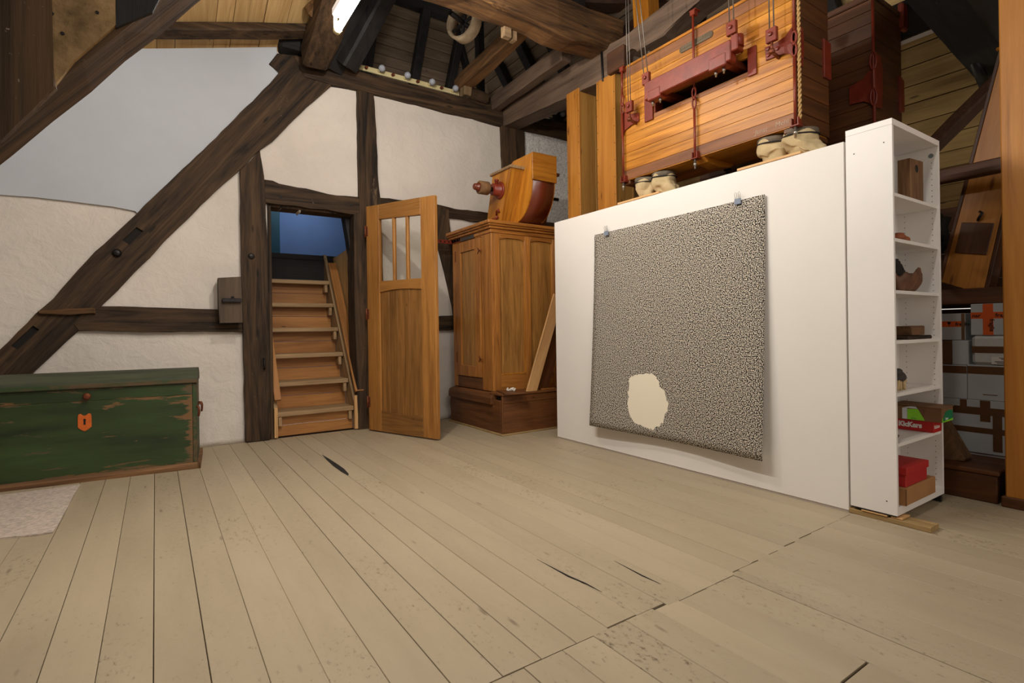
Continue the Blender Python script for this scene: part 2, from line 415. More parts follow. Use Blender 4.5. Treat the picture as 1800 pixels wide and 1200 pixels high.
def glass(name, tint=(1,1,1,1), rough=.02):
    s = N(name); s.t.nodes.remove(s.p)
    tr = s.n('ShaderNodeBsdfTransparent'); gl = s.n('ShaderNodeBsdfGlossy'); gl.inputs['Roughness'].default_value = rough
    mx = s.n('ShaderNodeMixShader'); fr = s.n('ShaderNodeLayerWeight'); fr.inputs[0].default_value = .12; tr.inputs[0].default_value = tint
    s.l(fr.outputs[0], mx.inputs[0]); s.l(tr.outputs[0], mx.inputs[1]); s.l(gl.outputs[0], mx.inputs[2]); s.l(mx.outputs[0], s.out.inputs[0]); return s.m
M['glass'] = glass('window_glass', (.96,.97,.96,1))
M['bulb'] = plain('pearl_bulb', (176,180,190), .15, 0, .03)
def paperart():
    s = N('dotted_print')
    v = s.g((0, 1, 1)); p = s.n('ShaderNodeAttribute', attribute_name='gco').outputs['Vector']
    w = s.n('ShaderNodeTexNoise'); w.inputs['Scale'].default_value = 3.2; w.inputs['Detail'].default_value = 2; s.l(p, w.inputs['Vector'])
    wv = s.n('ShaderNodeVectorMath', operation='MULTIPLY_ADD'); s.l(w.outputs['Color'], wv.inputs[0]); wv.inputs[1].default_value = (.05,.05,.05); s.l(p, wv.inputs[2])
    vo = s.n('ShaderNodeTexVoronoi', voronoi_dimensions='2D'); vo.inputs['Scale'].default_value = 116; vo.inputs['Randomness'].default_value = .6; s.l(wv.outputs[0], vo.inputs['Vector'])
    dots = s.ramp(vo.outputs['Distance'], .27, .40, (1,1,1,1), (0,0,0,1))
    c = s.mix(dots, lin((38,32,30)), lin((228,218,200)))
    # the bare patch: an uneven roundish shape
    sp = s.n('ShaderNodeSeparateXYZ'); s.l(p, sp.inputs[0])
    dx = s.math('MULTIPLY', s.math('SUBTRACT', sp.outputs[0], BLOB[0]), 1/BLOB[2]); dy = s.math('MULTIPLY', s.math('SUBTRACT', sp.outputs[1], BLOB[1]), 1/BLOB[3])
    r = s.math('SQRT', s.math('ADD', s.math('MULTIPLY', dx, dx), s.math('MULTIPLY', dy, dy)))
    n1 = s.noise(p, 6, 1); n2 = s.noise(p, 26, 3)
    rr = s.math('ADD', r, s.math('ADD', s.math('MULTIPLY', s.math('SUBTRACT', n1, .5), .5), s.math('MULTIPLY', s.math('SUBTRACT', n2, .5), .24)))
    c = s.mix(s.ramp(rr, .985, 1.0), lin((232,222,200)), c)
    return s.fin(c, .8, 0, .2)

# ================================================================ THE ROOM
def setedge(o, fn):
    me = o.data; a = me.attributes.new('edge', 'FLOAT', 'POINT'); a.data.foreach_set('value', [fn(v.co) for v in me.vertices])
# ---- floor: every board its own piece, painted, with dark open joints
fl = B().box((-3.2, -2.2, -.06), (7.4, 5.56, -.012)).box((-.2, 5.56, -.06), (5.6, 5.75, -.012)); floor = struct(obj('floor', fl, M['floor_gap'])); floor.name = 'floor'
def joint(x):
    k = [(.6,1.315),(1.19,1.317),(1.34,1.324),(1.485,1.322),(1.62,1.300),(1.95,1.304),(1.97,1.320),(2.33,1.333),(2.66,1.348),(3.13,1.360),(7.5,1.38)]
    for (a, p), (b, q) in zip(k, k[1:]):
        if a <= x <= b: return p+(q-p)*(x-a)/(b-a)
    return 1.315
def plank(x0, x1, y0, y1):
    b = B(); e = min(.022, (x1-x0)*.3); c = .0014
    zo = random.uniform(-.0006, .0005)
    xs = [x0, x0+c, x0+e, x1-e, x1-c, x1]; zs = [-c+zo, zo, zo, zo, zo, -c+zo]
    vs = []; ys = [y0, y0+.03, y1-.03, y1]
    for j, y in enumerate(ys): vs += [(xs[i], y, zs[i]-(c if j in (0, 3) else 0)) for i in range(6)]
    vs += [(x, y, -.011) for y in (y0, y1) for x in (x0, x1)]
    fs = [(j*6+i, j*6+i+1, (j+1)*6+i+1, (j+1)*6+i) for j in range(3) for i in range(5)]
    fs += [(24, 25, 5, 4, 3, 2, 1, 0), (27, 26, 18, 19, 20, 21, 22, 23), (26, 24, 0, 6, 12, 18), (25, 27, 23, 17, 11, 5)]
    b.add(vs, fs)
    o = obj('plank', b, M['floor'], floor, (0,1,0))
    setedge(o, lambda p: 1.0 if (min(abs(p.x-x0), abs(p.x-x1)) < .004 or min(abs(p.y-y0), abs(p.y-y1)) < .01) else 0.0)
x = -3.01
while x < 7.2:
    w = .1425*(2 if random.random() < .06 else 1)
    g = random.choice([.0008, .0012, .0016, .002, .0034])
    if x+w > .7: jt = joint(x+w/2)+random.uniform(-.001, .002)
    else: jt = random.choice([.9, .2, -.4])
    yend = 5.535
    plank(x+g/2, x+w-g/2, jt+.001, yend)
    if x < .6: plank(x+g/2, x+w-g/2, -2.2, jt-.003)
    x += w
xs = [.6, .76, .91, 1.06, 1.194, 1.348, 1.485, 1.61, 1.775, 1.955, 2.02, 2.17, 2.335, 2.497, 2.66, 2.8, 2.95, 3.09, 3.24, 3.39, 3.52, 3.67, 3.82]
while xs[-1] < 7.1: xs.append(xs[-1]+random.uniform(.13, .16))
gaps = {.91: .002, 1.194: .002, 1.955: .0035, 2.335: .004}
for a, c in zip(xs, xs[1:]):
    g0 = gaps.get(a, .0011); g1 = gaps.get(c, .0011)
    ye = joint((a+c)/2)-.0015+random.uniform(-.002, .0005)
    if abs(a-1.61) < .01: plank(a+g0/2, c-g1/2, .735+.006, ye); plank(a+g0/2, c-g1/2, -2.2, .735-.003)
    else: plank(a+g0/2, c-g1/2, -2.2, ye)
# the long open split near the door and the split knots on other boards
split = B(); pts = [(1.14,4.554),(1.148,4.376),(1.153,4.168),(1.154,3.978),(1.139,3.815),(1.122,3.773),(1.113,3.892),(1.111,4.093),(1.12,4.305)]
split.prism(pts, 'xy', .0008, .0022); obj('split', split, M['gap'], floor)  # dark sliver, paints the shade inside the split
for pts in ([(1.39,1.893),(1.403,1.69),(1.417,1.601),(1.418,1.511),(1.411,1.594),(1.393,1.685)], [(1.654,1.681),(1.651,1.515),(1.652,1.421),(1.643,1.514)]):
    s = B(); s.prism(pts, 'xy', .0008, .002); obj('split', s, M['gap'], floor)  # dark sliver, paints the shade inside the split

# ---- back wall: lime plaster between the timbers
YW = 5.53
wall = B()
NX = 190; dx = 8.4/NX
def ztop(x):
    if x < 1.03: return 3.80-.3055*(1.016-x)
    return 3.62 if x > 1.2 else 3.74
def wz(x, v): return ztop(x)*v
vid = {}
def wv(i, j):
    if (i, j) not in vid:
        x = -2.9+i*dx; z = ztop(x)*j/72
        if abs(x-.93) < dx*.5: x = .93
        if abs(x-1.74) < dx*.5: x = 1.74
        y = YW+.012*noise.noise(V((x*1.6, z*1.6, 4)))+.006*noise.noise(V((x*5, z*5, 1)))
        vid[(i, j)] = wall.bm.verts.new((x, y, z))
    return vid[(i, j)]
for j in range(72):
    for i in range(NX):
        xc = -2.9+(i+.5)*dx; zc = ztop(xc)*(j+.5)/72
        if .93 < xc < 1.74 and zc < 2.27: continue
        f = wall.bm.faces.new((wv(i,j), wv(i+1,j), wv(i+1,j+1), wv(i,j+1))); f.smooth = True
r = bmesh.ops.extrude_face_region(wall.bm, geom=list(wall.bm.faces))
for v in r['geom']:
    if isinstance(v, bmesh.types.BMVert): v.co.y = 5.70
wback = struct(obj('wall_back', wall, M['plaster'], None, (1,0,0)))
wback.name = 'wall_back'
pb = B().prism([(-0.966,2.101),(-0.772,2.108),(-0.566,2.103),(-0.274,2.091),(-0.127,2.075),(-0.081,2.007),(0.126,2.253),(1.074,3.487),(1.06,3.555),(0.938,3.606),(1.011,3.719),(1.012,3.791),(0.47,3.626),(-0.015,3.482)] + [(-.35,3.39),(-1.2,3.13),(-1.7,2.95),(-1.7,2.10)], 'xz', 5.508, 5.56, .004)
obj('plasterboard', pb, M['board_white'], wback)
rc = B()
rc.grid(lambda u, v: V((3.93+u*1.5, 5.512+.01*noise.noise(V((u*9, v*14, 2))), v*3.6)), 20, 30)
obj('roughcast_panel', rc, M['roughcast'], wback)
# ---- half-timbering, each member a hewn piece of its own
def member(name, pts, y0=5.49, y1=5.60, amp=.005, mat='timber', grain=None, bev=.008, parent=None):
    b = B(); b.prism(rough(pts, .08, amp), 'xz', y0, y1, bev)
    return obj(name, b, M[mat], parent or wback, grain)
brace = member('brace', [(-1.071,0.775),(-0.976,0.925),(-0.773,1.197),(-0.715,1.247),(-0.401,1.706),(-0.12,2.044),(0.115,2.347),(0.528,2.875),(0.938,3.409),(1.031,3.536),(0.935,3.599),(1.013,3.724),(1.196,3.753),(1.33,3.687),(1.534,3.55),(1.225,3.198),(0.961,2.868),(0.845,2.76),(0.673,2.544),(0.416,2.252),(0.186,1.967),(-0.251,1.399),(-0.361,1.269),(-0.516,1.057),(-0.777,0.755),(-0.98,0.504),(-1.166,0.278)], 5.49, 5.62, .006, 'timber', (.6, 0, .8))
def cut(o, polys, y0, y1, mat):
    """chisel real mortises into a timber"""
    for pts in polys:
        c = B(); c.prism(pts, 'xz', y0, y1); c = obj('mortise_cut', c, M[mat])
        md = o.modifiers.new('m', 'BOOLEAN'); md.object = c; md.operation = 'DIFFERENCE'; md.solver = 'EXACT'
        bpy.context.view_layer.update()
        dg = bpy.context.evaluated_depsgraph_get(); me = bpy.data.meshes.new_from_object(o.evaluated_get(dg))
        o.modifiers.clear(); o.data = me
        if 'gco' in me.attributes: me.attributes.remove(me.attributes['gco'])
        fin(me, (.6, 0, .8)); bpy.data.objects.remove(c, do_unlink=True)
cut(brace, [[(-0.219,1.814),(-0.121,1.933),(-0.074,1.903),(-0.173,1.779)], [(-0.916,0.949),(-0.787,1.104),(-0.751,1.073),(-0.877,0.922)]], 5.40, 5.57, 'gap')
for q in ([(-0.231,1.803),(-0.121,1.947),(-0.058,1.915),(-0.174,1.765)], [(-0.925,0.941),(-0.787,1.118),(-0.741,1.077),(-0.877,0.909)]):
    obj('mortise_dark', B().prism(q, 'xz', 5.511, 5.62), M['gap'], wback)  # dark insert, paints the shade at the bottom of the recess
member('top_plate', [(1.151,3.742),(1.621,3.749),(1.981,3.748),(2.336,3.75),(2.696,3.755),(3.012,3.77),(3.166,3.759),(3.486,3.776),(3.602,3.76),(3.598,3.534),(3.186,3.553),(2.808,3.539),(2.455,3.557),(1.96,3.548),(1.783,3.554),(1.531,3.54),(1.255,3.551)], 5.48, 5.72, .006, 'timber', (1,0,0))
member('top_plate', [(3.57,3.685),(4.004,3.742),(4.639,3.815),(4.77,3.819),(4.764,3.547),(4.634,3.554),(3.938,3.547),(3.601,3.536)] + [], 5.485, 5.72, .006, 'timber', (1,0,0))
member('post', [(0.67,2.533),(0.757,2.637),(0.842,2.753),(0.85,2.674),(0.873,2.516),(0.881,2.398),(0.884,2.253),(0.895,1.913),(0.902,0.939),(0.894,0.004),(0.685,0.01),(0.678,0.945),(0.671,1.895)], 5.47, 5.68, .004, 'timber', (0,0,1))
member('lintel', [(0.878,2.48),(0.953,2.48),(1.003,2.449),(1.255,2.445),(1.469,2.417),(1.641,2.422),(1.789,2.429),(1.786,2.244),(1.372,2.256),(1.052,2.258),(0.88,2.259)], 5.475, 5.66, .006, 'timber', (1,0,0))
member('post', [(1.786,3.551),(1.956,3.544),(1.981,3.137),(1.992,2.63),(2.014,2.432),(2.027,2.008),(2.032,1.521),(2.011,0.912),(1.971,-0.056),(1.74,-0.01),(1.721,1.156),(1.725,2.242),(1.785,2.249),(1.788,2.505),(1.784,3.057)], 5.47, 5.70, .004, 'timber', (0,0,1))
member('rail', [(2.008,2.453),(2.219,2.455),(2.656,2.471),(2.918,2.436),(3.328,2.442),(3.718,2.407),(4.256,2.419),(4.743,2.422),(4.74,2.283),(4.253,2.285),(3.716,2.293),(3.223,2.321),(2.827,2.327),(2.654,2.341),(2.218,2.349),(2.012,2.338)], 5.485, 5.60, .007, 'timber', (1,0,0))
member('brace', [(2.653,2.449),(2.84,2.419),(2.824,2.325),(2.851,2.163),(2.904,1.817),(2.957,1.355),(2.983,1.155),(2.893,1.155),(2.874,1.3),(2.784,1.686),(2.648,2.158),(2.587,2.345)], 5.478, 5.60, .006, 'timber', (.15,0,1))
member('rail', [(1.995,1.168),(2.332,1.174),(2.65,1.181),(2.898,1.195),(3.364,1.217),(3.361,1.045),(2.895,1.029),(2.647,1.019),(1.992,1.01)], 5.485, 5.60, .006, 'timber', (1,0,0))
member('post', [(3.578,3.543),(3.923,3.555),(3.926,3.273),(3.909,2.31),(3.907,1.154),(3.604,1.155),(3.598,2.28),(3.594,3.004)], 5.475, 5.62, .005, 'timber', (0,0,1))
member('rail', [(-0.365,1.26),(-0.245,1.261),(0.114,1.251),(0.669,1.236),(0.681,1.029),(0.111,1.038),(-0.285,1.049),(-0.516,1.057),(-0.547,1.112)], 5.485, 5.60, .005, 'timber', (1,0,0))
member('ledge', [(-0.755,1.218),(-0.571,1.238),(-0.404,1.244),(-0.401,1.198),(-0.572,1.188),(-0.749,1.192)], 5.455, 5.50, .004, 'timber_hewn', (1,0,0))
hd = B().box((.905, 5.52, 2.235), (1.76, 5.72, 2.275), .004).box((.905, 5.50, 0), (.935, 5.72, 2.24), .004)
obj('door_frame', hd, M['timber'], wback)
member('jamb', [(1.669,2.255),(1.766,2.272),(1.808,1.827),(1.793,-0.036),(1.732,-0.029),(1.746,1.762)], 5.62, 5.74, .003, 'timber_black', (0,0,1))
bl = B()
for p in [(.754, 1.74), (-.256, 1.703)]: bl.lathe([(.0, -.03), (.03, -.03), (.034, .0), (.02, .016), (.0, .02)], (p[0], 5.475, p[1]), (0,-1,0), 10)
obj('bolt', bl, M['iron'], wback)
hk = B().tube([(.849, 5.475, .78), (.849, 5.44, .77), (.849, 5.435, .70), (.851, 5.45, .68)], .009, 6); obj('hook', hk, M['iron'], wback)
for q in ((.80, .98), (1.02, 2.33), (1.70, 2.33), (1.86, 2.6), (1.86, 2.35)):
    pg = B().lathe([(0, -.01), (.014, -.01), (.014, .004), (0, .006)], (q[0], 5.475, q[1]), (0,-1,0), 8); obj('peg', pg, M['timber_black'], wback)

# ---- stair room behind the doorway
sr = B().box((.5, 7.85, 0), (3.2, 7.95, 3.3)); ws = struct(obj('wall_stair', sr, M['blue'])); ws.name = 'wall_stair'
sl = B().box((.42, 5.72, 0), (.5, 7.95, 3.3)); w2 = struct(obj('wall_left', sl, M['plaster'])); w2.name = 'wall_stair_left'
sl = B().box((3.2, 5.72, 0), (3.28, 7.95, 3.3)); w2 = struct(obj('wall_right', sl, M['plaster'])); w2.name = 'wall_stair_right'
sl = B().box((.42, 5.72, 3.3), (3.28, 7.95, 3.36)); w2 = struct(obj('ceiling_stair', sl, M['timber_black'])); w2.name = 'ceiling_stair'
tp = B().box((1.20, 7.66, 1.9), (1.41, 7.85, 3.3), .01); struct(obj('trim_1', tp, M['teal'])).name = 'trim_1'
st = thing('staircase', 'steep wooden staircase climbing behind the open doorway', 'staircase', (1.33, 5.9, 0))
for k in range(6):
    z = .250+.2745*k; y = 5.50+.1735*k
    b = B(); L = .965; R_ = 1.705
    b.box((L, y, z-.045), (R_, y+.30, z), .006); obj('tread', b, M['step'], st, (1,0,0))
    z0 = z-.2745 if k else 0.012
    zm = z0+(z-.045-z0)*.55
    yo = .115 if k else .05
    b = B().box((L+.005, y+yo, z0), (R_-.005, y+yo+.02, zm-.002), .002); obj('riser', b, M['riser'], st, (1,0,0))
    b = B().box((L+.005, y+yo+.003, zm+.001), (R_-.005, y+yo+.023, z-.046), .002); obj('riser', b, M['riser'], st, (1,0,0))
    for xx in (L+.012, R_-.05):
        b = B().box((xx, y+.008, z-.135), (xx+.032, y+.20, z-.047), .003); obj('cleat', b, M['step'], st, (0,1,0))
for xx in (.937, 1.708):
    b = B().prism([(5.50, .012), (5.72, .012), (6.95, 1.96), (6.62, 1.96), (5.52, .30), (5.50, .28)], 'yz', xx, xx+.034); obj('stringer', b, M['step'], st, (0,.54,.84))
for xx, y0, z0, y1, z1 in ((1.712, 5.475, .40, 6.43, 1.835), (.925, 5.49, .37, 6.43, 1.80)):
    b = B().beam((xx+.045, y0, z0), (xx+.045, y1, z1), .09 if xx > 1 else .06, .028, (1,0,0) if 0 else (0,-.8,.6), 3, .003, 0); obj('stringer_cap', b, M['riser'], st, (0,.55,.83))
b = B().box((.934, 5.475, .012), (.966, 5.498, .30), .003).box((1.706, 5.475, .012), (1.745, 5.498, .36), .003); obj('stringer_foot', b, M['pale_board'], st, (0,0,1))
b = B().box((.5, 6.62, 1.89), (3.2, 7.85, 1.95)).box((.5, 6.60, 1.60), (3.2, 6.70, 1.89), .008); struct(obj('trim_2', b, M['timber_black'], None, (1,0,0))).name = 'trim_2'
b = B().prism([(5.74, .02), (6.70, .02), (6.70, 1.93), (6.45, 1.93), (5.80, 1.985), (5.74, 1.99)], 'yz', 1.822, 1.84); pw = tag(obj('plywood_panel', b, M['ply'], None, (0,0,1)), 'pale plywood sheet closing the right side of the staircase', 'panel')

# ---- door_1: the leaf stands open into the room
DH = V((1.812, 5.35, 0)); DD = V((.3557, -.9346, 0)).normalized(); DN = V((-DD.y, DD.x, 0))
TD = Matrix.Identity(4)
for k in range(3): TD[k][0] = DD[k]; TD[k][1] = DN[k]; TD[k][2] = (0,0,1)[k]; TD[k][3] = DH[k]
# local: x = along the leaf from the hinge, y = towards the wall behind, z up
door = bpy.data.objects.new('door_1', None); COL.objects.link(door); door.location = DH; struct(door)
def dpart(name, b, mat='door', grain=None): b.T = TD; return obj(name, b, M[mat], door, grain)
dpart('stile', B().hexa([(0,0,.012),(.19,0,.012),(.19,.042,.012),(0,.042,.012),(0,0,2.305),(.19,0,2.298),(.19,.042,2.298),(0,.042,2.305)], .004), 'door', (0,0,1))
dpart('stile', B().hexa([(.775,0,.012),(.958,0,.012),(.958,.042,.012),(.775,.042,.012),(.775,0,2.281),(.958,0,2.274),(.958,.042,2.274),(.775,.042,2.281)], .004), 'door', (0,0,1))
n = 10
arch = [(.19, 2.298), (.775, 2.281)]+[(.775-.585*i/n, 2.118+.034*i/n+.0*math.sin(PI*i/n)) for i in range(n+1)]
dpart('top_rail', B().prism(arch, 'xz', 0, .042, .003), 'door', (1,0,0))
bot = [(.775-.585*i/n, 1.415+.018*math.sin(PI*i/n)) for i in range(n+1)]
dpart('lock_rail', B().prism([(.19, 1.525), (.775, 1.518)]+bot, 'xz', 0, .042, .003), 'door', (1,0,0))
top = [(.19+.585*i/n, .218-.012*math.sin(PI*i/n)) for i in range(n+1)]
dpart('bottom_rail', B().prism([(.19, .012), (.775, .012)]+top[::-1], 'xz', 0, .042, .004), 'door_panel', (1,0,0))
for u in (.395, .583): dpart('muntin', B().box((u-.017, .004, 1.515), (u+.017, .038, 2.15), .006), 'door', (0,0,1))
for a, c in ((.19,.378), (.412,.566), (.60,.775)): dpart('pane', B().box((a-.004, .018, 1.51), (c+.004, .022, 2.15)), 'glass')
for a, c in ((.185,.316), (.318,.432), (.434,.606), (.608,.78)): dpart('panel_board', B().box((a, .012, .19), (c, .03, 1.44), .003), 'door_panel', (0,0,1))
for z in (.3, 1.2, 2.05): dpart('hinge', B().box((-.012, .0, z-.05), (.03, -.006, z+.05), .002).tube([(-.008, -.006, z-.06), (-.008, -.006, z+.06)], .009, 8), 'rust')

# ---- roof: boards and rafters
ceil = bpy.data.objects.new('ceiling', None); COL.objects.link(ceil); struct(ceil)
def part(name, b, mat, parent, grain=None): return obj(name, b, M[mat], parent, grain)
tH = math.radians(61); HY, HZ = 7.55, 3.75
def hip(x, s, d=0):  # s = distance up the slope, d = depth below the boards
    return V((x, HY-s*math.cos(tH)-d*math.sin(tH), HZ+s*math.sin(tH)-d*math.cos(tH)))
def rx(z): return 4.75-(z-3.7)/1.43
part('roof_deck', B().hexa([hip(-.6,-.6,-.03), hip(6,-.6,-.03), hip(6,2.7,-.03), hip(-.6,2.7,-.03), hip(-.6,-.6,-.06), hip(6,-.6,-.06), hip(6,2.7,-.06), hip(-.6,2.7,-.06)]), 'gap', ceil)
k = 0; s = -.3
while s < 2.6:
    w = random.choice([.125, .135, .14, .15]); z = HZ+s*math.sin(tH)
    xr = rx(z)+.3; j = random.uniform(0, .004)
    p = [hip(-.4, s, j), hip(xr, s, j), hip(xr, s+w-.006, j), hip(-.4, s+w-.006, j)]; q = [v+V((0, .02*math.sin(tH), .02*math.cos(tH))) for v in p]
    part('roof_board', B().hexa(p+q), 'pine_grey', ceil, (1,0,0)); s += w
for x in (1.7, 2.42, 3.1, 3.66, 4.2):
    p = hip(x, -.3, .07); q = hip(x, min(2.6, (3.7+1.43*(4.75-x)-HZ)/math.sin(tH)), .07)
    part('rafter', B().beam(p, q, .11, .13, (0,1,0), 6, .008, .004), 'timber_black', ceil)
tR = math.radians(55)
def rr(y, s, d=0):   # right slope, s up from z = 1.7
    z = 1.7+s*math.sin(tR); return V((rx(1.7)-s*math.cos(tR)-d*math.sin(tR), y, z-d*math.cos(tR)))
part('roof_deck', B().hexa([rr(-2.1,-.4,-.03), rr(7.7,-.4,-.03), rr(7.7,4.7,-.03), rr(-2.1,4.7,-.03), rr(-2.1,-.4,-.06), rr(7.7,-.4,-.06), rr(7.7,4.7,-.06), rr(-2.1,4.7,-.06)]), 'gap', ceil)
s = 0
while s < 4.6:
    w = random.choice([.145, .155, .16, .165]); z = 1.7+s*math.sin(tR)
    yb = HY-max(-.3, (z-HZ))/math.tan(tH)+.15 if z > 3.5 else 5.75
    j = random.uniform(0, .005); p = [rr(-2, s, j), rr(yb, s, j), rr(yb, s+w-.008, j), rr(-2, s+w-.008, j)]; q = [v+V((.02*math.sin(tR), 0, .02*math.cos(tR))) for v in p]
    part('roof_board', B().hexa(p+q), 'pine_olive' if z < 3.75 else 'pine_grey', ceil, (0,1,0)); s += w
for y in (-1.6, -.6, .45, 2.15, 3.3, 4.45, 5.1, 5.6, 6.15, 6.7):
    part('rafter', B().beam(rr(y, 0, .07), rr(y, 3.95 if y < 6.5 else 3.4, .07), .11, .13, (0,1,0), 6, .008, .004), 'timber_black', ceil)
part('hip_rafter', B().beam(hip(4.72, 0, .1), V((3.55, 6.62, 5.45)), .14, .16, (0,1,0), 6, .01, .004), 'timber_black', ceil)
# dark closure above the frame and the far left slope, both out of sight of the lens
part('roof_deck', B().box((-3.2, -2.2, 5.35), (7.4, 7.9, 5.4)), 'timber_black', ceil)
part('roof_deck', B().hexa([(-2.95,-2.2,0),(-2.9,-2.2,0),(-2.9,5.6,0),(-2.95,5.6,0),(-.2,-2.2,3.6),(-.14,-2.2,3.55),(-.14,5.6,3.55),(-.2,5.6,3.6)]), 'pine_grey', ceil)
# window strip and dark pane in the right slope
part('skylight_frame', B().hexa([rr(1.2,1.93,.03), rr(2.1,1.93,.03), rr(2.1,1.96,.03), rr(1.2,1.96,.03), rr(1.2,1.93,.0), rr(2.1,1.93,.0), rr(2.1,1.96,.0), rr(1.2,1.96,.0)]), 'edge', ceil)
part('skylight_pane', B().hexa([rr(1.2,1.97,.02), rr(2.1,1.97,.02), rr(2.1,2.24,.02), rr(1.2,2.24,.02), rr(1.2,1.97,.0), rr(2.1,1.97,.0), rr(2.1,2.24,.0), rr(1.2,2.24,.0)]), 'gap', ceil)
# pale boards over the left bay
C0 = V((1.016, 5.54, 3.805)); e1 = V((.956, 0, .292)).normalized(); e2 = V((0, -.951, .309)).normalized(); e3 = e1.cross(e2).normalized()
if e3.z < 0: e3 = -e3
def pc(a, c, h=0): return C0+e1*a+e2*c+e3*h
ed = [-1.45,-1.22,-1.02,-.88,-.57,-.43,-.17,.04,.25,.46]
for a, c in zip(ed, ed[1:]):
    j = random.uniform(0, .006); p = [pc(a+.003,-.1,j), pc(c-.003,-.1,j), pc(c-.003,2.2,j), pc(a+.003,2.2,j)]; q = [v+e3*.02 for v in p]
    part('roof_board', B().hexa(p+q), 'pine', ceil, e2)
part('purlin', B().beam(pc(-1.3,.27,-.045), pc(.42,.25,-.045), .13, .085, e3, 8, .012, .004, seed=3), 'timber', ceil)
part('lug', B().beam(pc(.22,.50,-.08), pc(.40,.78,-.05), .16, .14, e3, 4, .03, .02), 'timber_hewn', ceil)
# joist with rounded end over the brace, black rafter to its right
part('joist', B().beam((1.335, 5.36, 3.70), (1.42, 1.2, 5.25), .25, .26, (0,0,1), 12, .03, .014, seed=8), 'timber', ceil)
part('rafter', B().beam((1.62, 5.40, 3.74), (2.32, 4.3, 5.3), .20, .24, (0,0,1), 10, .02, .008, seed=4), 'timber_black', ceil)
part('rafter', B().beam((1.50, 5.5, 3.72), (1.98, 4.5, 5.0), .24, .2, (0,0,1), 10, .02, .008, seed=14), 'timber_black', ceil)
part('packing_block', B().box((1.02, 5.42, 3.78), (1.30, 5.66, 3.95), .03), 'timber_black', ceil)
# tie beams
tb = B(); prof = [(1.4,3.80),(2.9,3.76),(3.4,3.70),(5.6,3.815),(5.6,3.54),(5.2,3.52),(4.6,3.47),(3.9,3.42),(3.62,3.41),(3.60,3.50),(3.35,3.56),(3.30,3.50),(3.0,3.50),(2.72,3.60),(2.1,3.66),(1.4,3.66)]
tb.prism(rough(prof, .12, .006), 'yz', 3.61, 3.83, .012); part('tie_beam', tb, 'timber_grey', ceil, (0,1,0))
part('beam_end', B().box((3.55, 3.40, 3.40), (3.61, 3.62, 3.60), .01), 'timber_brown', ceil)
part('cross_beam', B().beam((-.6, 3.76, 3.84), (3.78, 3.76, 3.83), .28, .34, (0,0,1), 22, .03, .02, seed=21), 'timber_hewn', ceil)
part('cross_beam', B().beam((1.8, 4.55, 4.42), (5.0, 4.5, 4.40), .26, .30, (0,0,1), 14, .02, .012, seed=5), 'timber_brown', ceil)
part('purlin', B().beam((3.50, 5.62, 3.79), (3.47, 4.1, 3.80), .12, .17, (0,0,1), 8, .012, .008, seed=6), 'timber_grey', ceil)
part('purlin', B().beam((3.13, 5.70, 3.98), (3.03, 4.2, 4.00), .16, .17, (0,0,1), 8, .012, .008, seed=7), 'timber_hewn', ceil)
part('stud', B().beam((3.53, 5.9, 3.72), (3.53, 5.9, 5.0), .10, .10, (0,1,0), 4, .01, .004), 'timber_black', ceil)
part('packing_block', B().box((3.05, 5.46, 3.80), (3.22, 5.62, 4.02), .008), 'timber_pale', ceil)
part('packing_block', B().beam((3.14, 5.5, 3.82), (3.36, 5.5, 3.80), .14, .13, (0,0,1), 3, .02, .012), 'timber', ceil)
part('wedge', B().box((2.55, 3.84, 3.58), (2.63, 3.90, 3.69), .006).box((2.66, 3.86, 3.585), (2.70, 3.93, 3.69), .004), 'timber_pale', ceil)
part('strut', B().beam((3.62, 4.1, 3.98), (3.62, 4.1, 4.9), .16, .14, (0,1,0), 5, .02, .008), 'timber_black', ceil)
part('strut', B().beam((3.9, 4.05, 3.86), (4.6, 3.4, 4.5), .18, .18, (0,0,1), 6, .02, .012, seed=9), 'timber_brown', ceil)
part('strut', B().beam((3.66, 4.35, 4.55), (4.9, 3.6, 4.55), .2, .2, (0,0,1), 6, .02, .012, seed=19), 'timber_brown', ceil)
part('tie_rod', B().tube([(3.60, 3.74, 3.84), (3.60, 3.72, 3.40), (3.62, 3.70, 3.385), (3.95, 3.46, 3.36)], .012, 6), 'iron', ceil)
# right side: big dark rafter near the column
part('principal_rafter', B().prism(rough([(3.487,3.093),(3.889,3.031),(4.336,2.971),(4.986,2.887),(5.31,2.849),(5.646,2.977),(6.037,3.293),(5.591,3.351),(5.081,3.43),(4.669,3.532)], .1, .006), 'xz', 1.12, 1.35, .012), 'timber_black', ceil)
part('pipe', B().tube([(4.82, 1.30, 2.99), (5.02, 1.30, 2.88), (5.20, 1.30, 2.78)], .035, 8), 'black', ceil)
part('diagonal_strut', B().beam((4.55, 1.62, 2.07), (5.10, 1.12, 2.86), .08, .13, (1,0,0), 6, .012, .005, seed=13), 'timber_brown', ceil)
part('nailing_rail', B().beam((4.22, 1.9, 1.965), (4.22, .80, 1.965), .10, .08, (0,0,1), 6, .008, .004), 'timber_brown', ceil)
